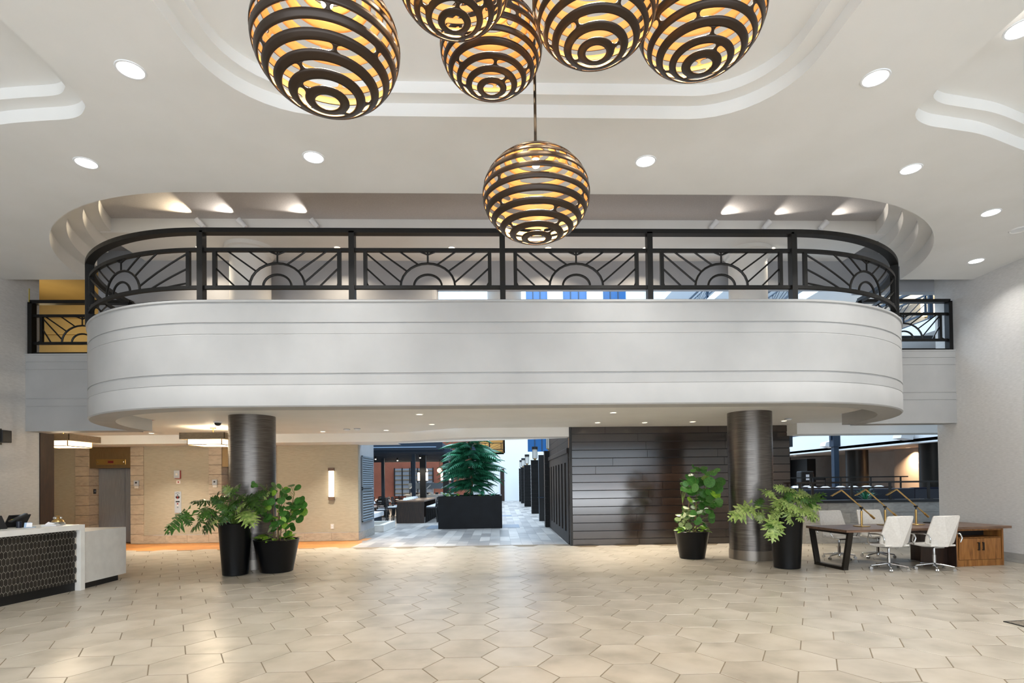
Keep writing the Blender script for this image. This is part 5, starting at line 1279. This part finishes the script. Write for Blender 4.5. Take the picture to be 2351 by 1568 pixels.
obj('pole', MB().box(-.09, .09, -.09, .09, 0, 3.0), X['navy'], lp_, world=False); obj('collar', MB().box(-.13, .13, -.13, .13, 2.85, 3.3), X['navy'], lp_, world=False); obj('lantern_glass', MB().lathe([(.001, 3.3), (.13, 3.3), (.13, 3.75), (.001, 3.75)], (0, 0, 0), 16), X['ivory'], lp_, world=False, smooth=40)
for s in (-1, 1): obj('bracket', MB().box(s*.16-.02, s*.16+.02, -.05, .05, 3.1, 3.7), X['navy'], lp_, world=False)
t = thing('awning_arm', 'navy steel bracket arm projecting beyond the plank wall end', 'bracket', (7.84, 14.74, 2.8)); obj('plate', MB().box(-.06, .04, -.1, .1, -.25, .45), X['navy'], t, world=False); obj('arm', MB().box(.04, .62, -.05, .05, .08, .22), X['navy'], t, world=False)
r = thing('low_wall_railing', 'dark handrail on slim posts standing on the low stone wall', 'railing', (7.9, 14.3, 1.12))
obj('handrail', MB().box(7.75, 13.2, 14.27, 14.33, 1.555, 1.60), X['bronze'], r)
for k, x in enumerate((7.86, 8.2, 9.25, 10.28, 11.32, 12.36)): 
    q = obj('post', MB().box(x-.028, x+.028, 14.28, 14.32, 1.13, 1.56), X['bronze'], r); obj('foot_plate', MB().box(x-.07, x+.07, 14.24, 14.36, 1.12, 1.13), X['bronze'], q)
r = thing('lounge_railing', 'second dark handrail farther back inside the lounge', 'railing', (10.5, 18.6, 0))
obj('handrail', MB().box(9.8, 14.0, 18.57, 18.63, 1.70, 1.74), X['bronze'], r)
for k in range(4): obj('post', MB().box(10.6+k*1.05-.02, 10.6+k*1.05+.02, 18.58, 18.62, 0, 1.7), X['bronze'], r)
def booth(x, y, L_, label):
    t = thing('booth_seat', label, 'booth', (x, y, 0)); n = 10
    b = obj('back', MB().box(-L_/2, L_/2, -.08, .1, .0, 1.38), X['navyvinyl'], t, world=False, bevel=.05); obj('seat', MB().box(-L_/2, L_/2, .1, .65, .35, .5), X['navyvinyl'], t, world=False, bevel=.03); obj('base', MB().box(-L_/2+.05, L_/2-.05, .1, .55, 0, .35), X['blackmatte'], t, world=False)
booth(9.6, 15.7, 1.9, 'dark navy booth back behind the low wall, left one'); booth(11.5, 15.9, 1.3, 'dark navy booth back behind the low wall, middle one'); booth(13.1, 16.6, 1.1, 'dark navy booth back behind the low wall, right one')
for (x, y) in ((9.2, 17.3), (10.2, 17.4), (11.3, 17.7), (12.3, 17.9), (10.9, 19.7)):
    z = 1.28; t = thing('lounge_table', 'high lounge table with folded white linen behind the booths', 'table', (x, y, 0), 0, 'high lounge tables behind the booths'); obj('table_top', MB().box(-.4, .4, -.35, .35, 1.36, 1.40), X['espresso'], t, world=False); obj('pedestal', MB().lathe([(.25, 0), (.05, .05), (.04, 1.36)], (0, 0, 0), 12), X['blackmatte'], t, world=False)
    for dx in (-.22, .2): q = thing('linen_fold', 'folded white linen on a high lounge table', 'napkin', (x+dx, y, 1.40), 0, 'folded linen on the lounge tables'); obj('fold', MB().add([(-.12,-.08,0),(.12,-.08,0),(.12,.08,0),(-.12,.08,0),(-.08,0,.035),(.08,0,.035)], [(0,1,5,4),(2,3,4,5),(1,2,5),(3,0,4),(0,3,2,1)]), X['cloth'], q, world=False)
t = thing('host_stand', 'black host stand with small white card beneath the gallery', 'stand', (13.0, 23.2, 0)); obj('body', MB().box(-.28, .28, -.2, .2, 0, 2.0), X['blackmatte'], t, world=False, bevel=.04); obj('card', MB().box(-.08, .06, -.21, -.2, 1.62, 1.86), X['paper'], t, world=False)
t = thing('high_chair_back', 'black slatted high chair back left of the navy lamp post', 'chair', (12.9, 22.0, 0)); obj('back', MB().box(-.24, .24, -.02, .02, 1.35, 1.40).box(-.24, .24, -.02, .02, 1.5, 1.54).box(-.24, .24, -.02, .02, 1.62, 1.70), X['blackmatte'], t, world=False); obj('leg', MB().box(-.26, -.22, -.02, .02, 0, 1.7), X['blackmatte'], t, world=False); obj('leg', MB().box(.22, .26, -.02, .02, 0, 1.7), X['blackmatte'], t, world=False); obj('seat', MB().box(-.26, .26, 0, .45, .95, 1.0), X['navyvinyl'], t, world=False)
t = thing('dracaena_plant', 'spiky green plant in a dark tub right behind the low stone wall', 'plant', (10.1, 15.0, 0))
obj('tub', MB().lathe([(.001, 0), (.2, 0), (.26, .7), (.22, .72), (.001, .70)], (0, 0, 0), 20), X['blackpot'], t, world=False, smooth=40); obj('stem', MB().tube([(0, 0, .7), (0, 0, 1.15)], .03, 8), X['bark'], t, world=False)
bl_ = MB().add([(-.02, 0, 0), (.02, 0, 0), (.04, .35, .04), (-.04, .35, .04), (.025, .75, -.03), (-.025, .75, -.03), (0, 1, -.14)], [(0, 1, 2, 3), (3, 2, 4, 5), (5, 4, 6)])
BL = make_mesh('leaf', bl_, X['frond'], 180); rn = random.Random(3)
for k in range(44):
    a = rn.uniform(0, 2*PI); inst('leaf', BL, t, (0, 0, 1.05+rn.uniform(-.05, .14)), leaf_rot((cos(a), sin(a), rn.uniform(-.2, 1.6))), rn.uniform(.3, .46))
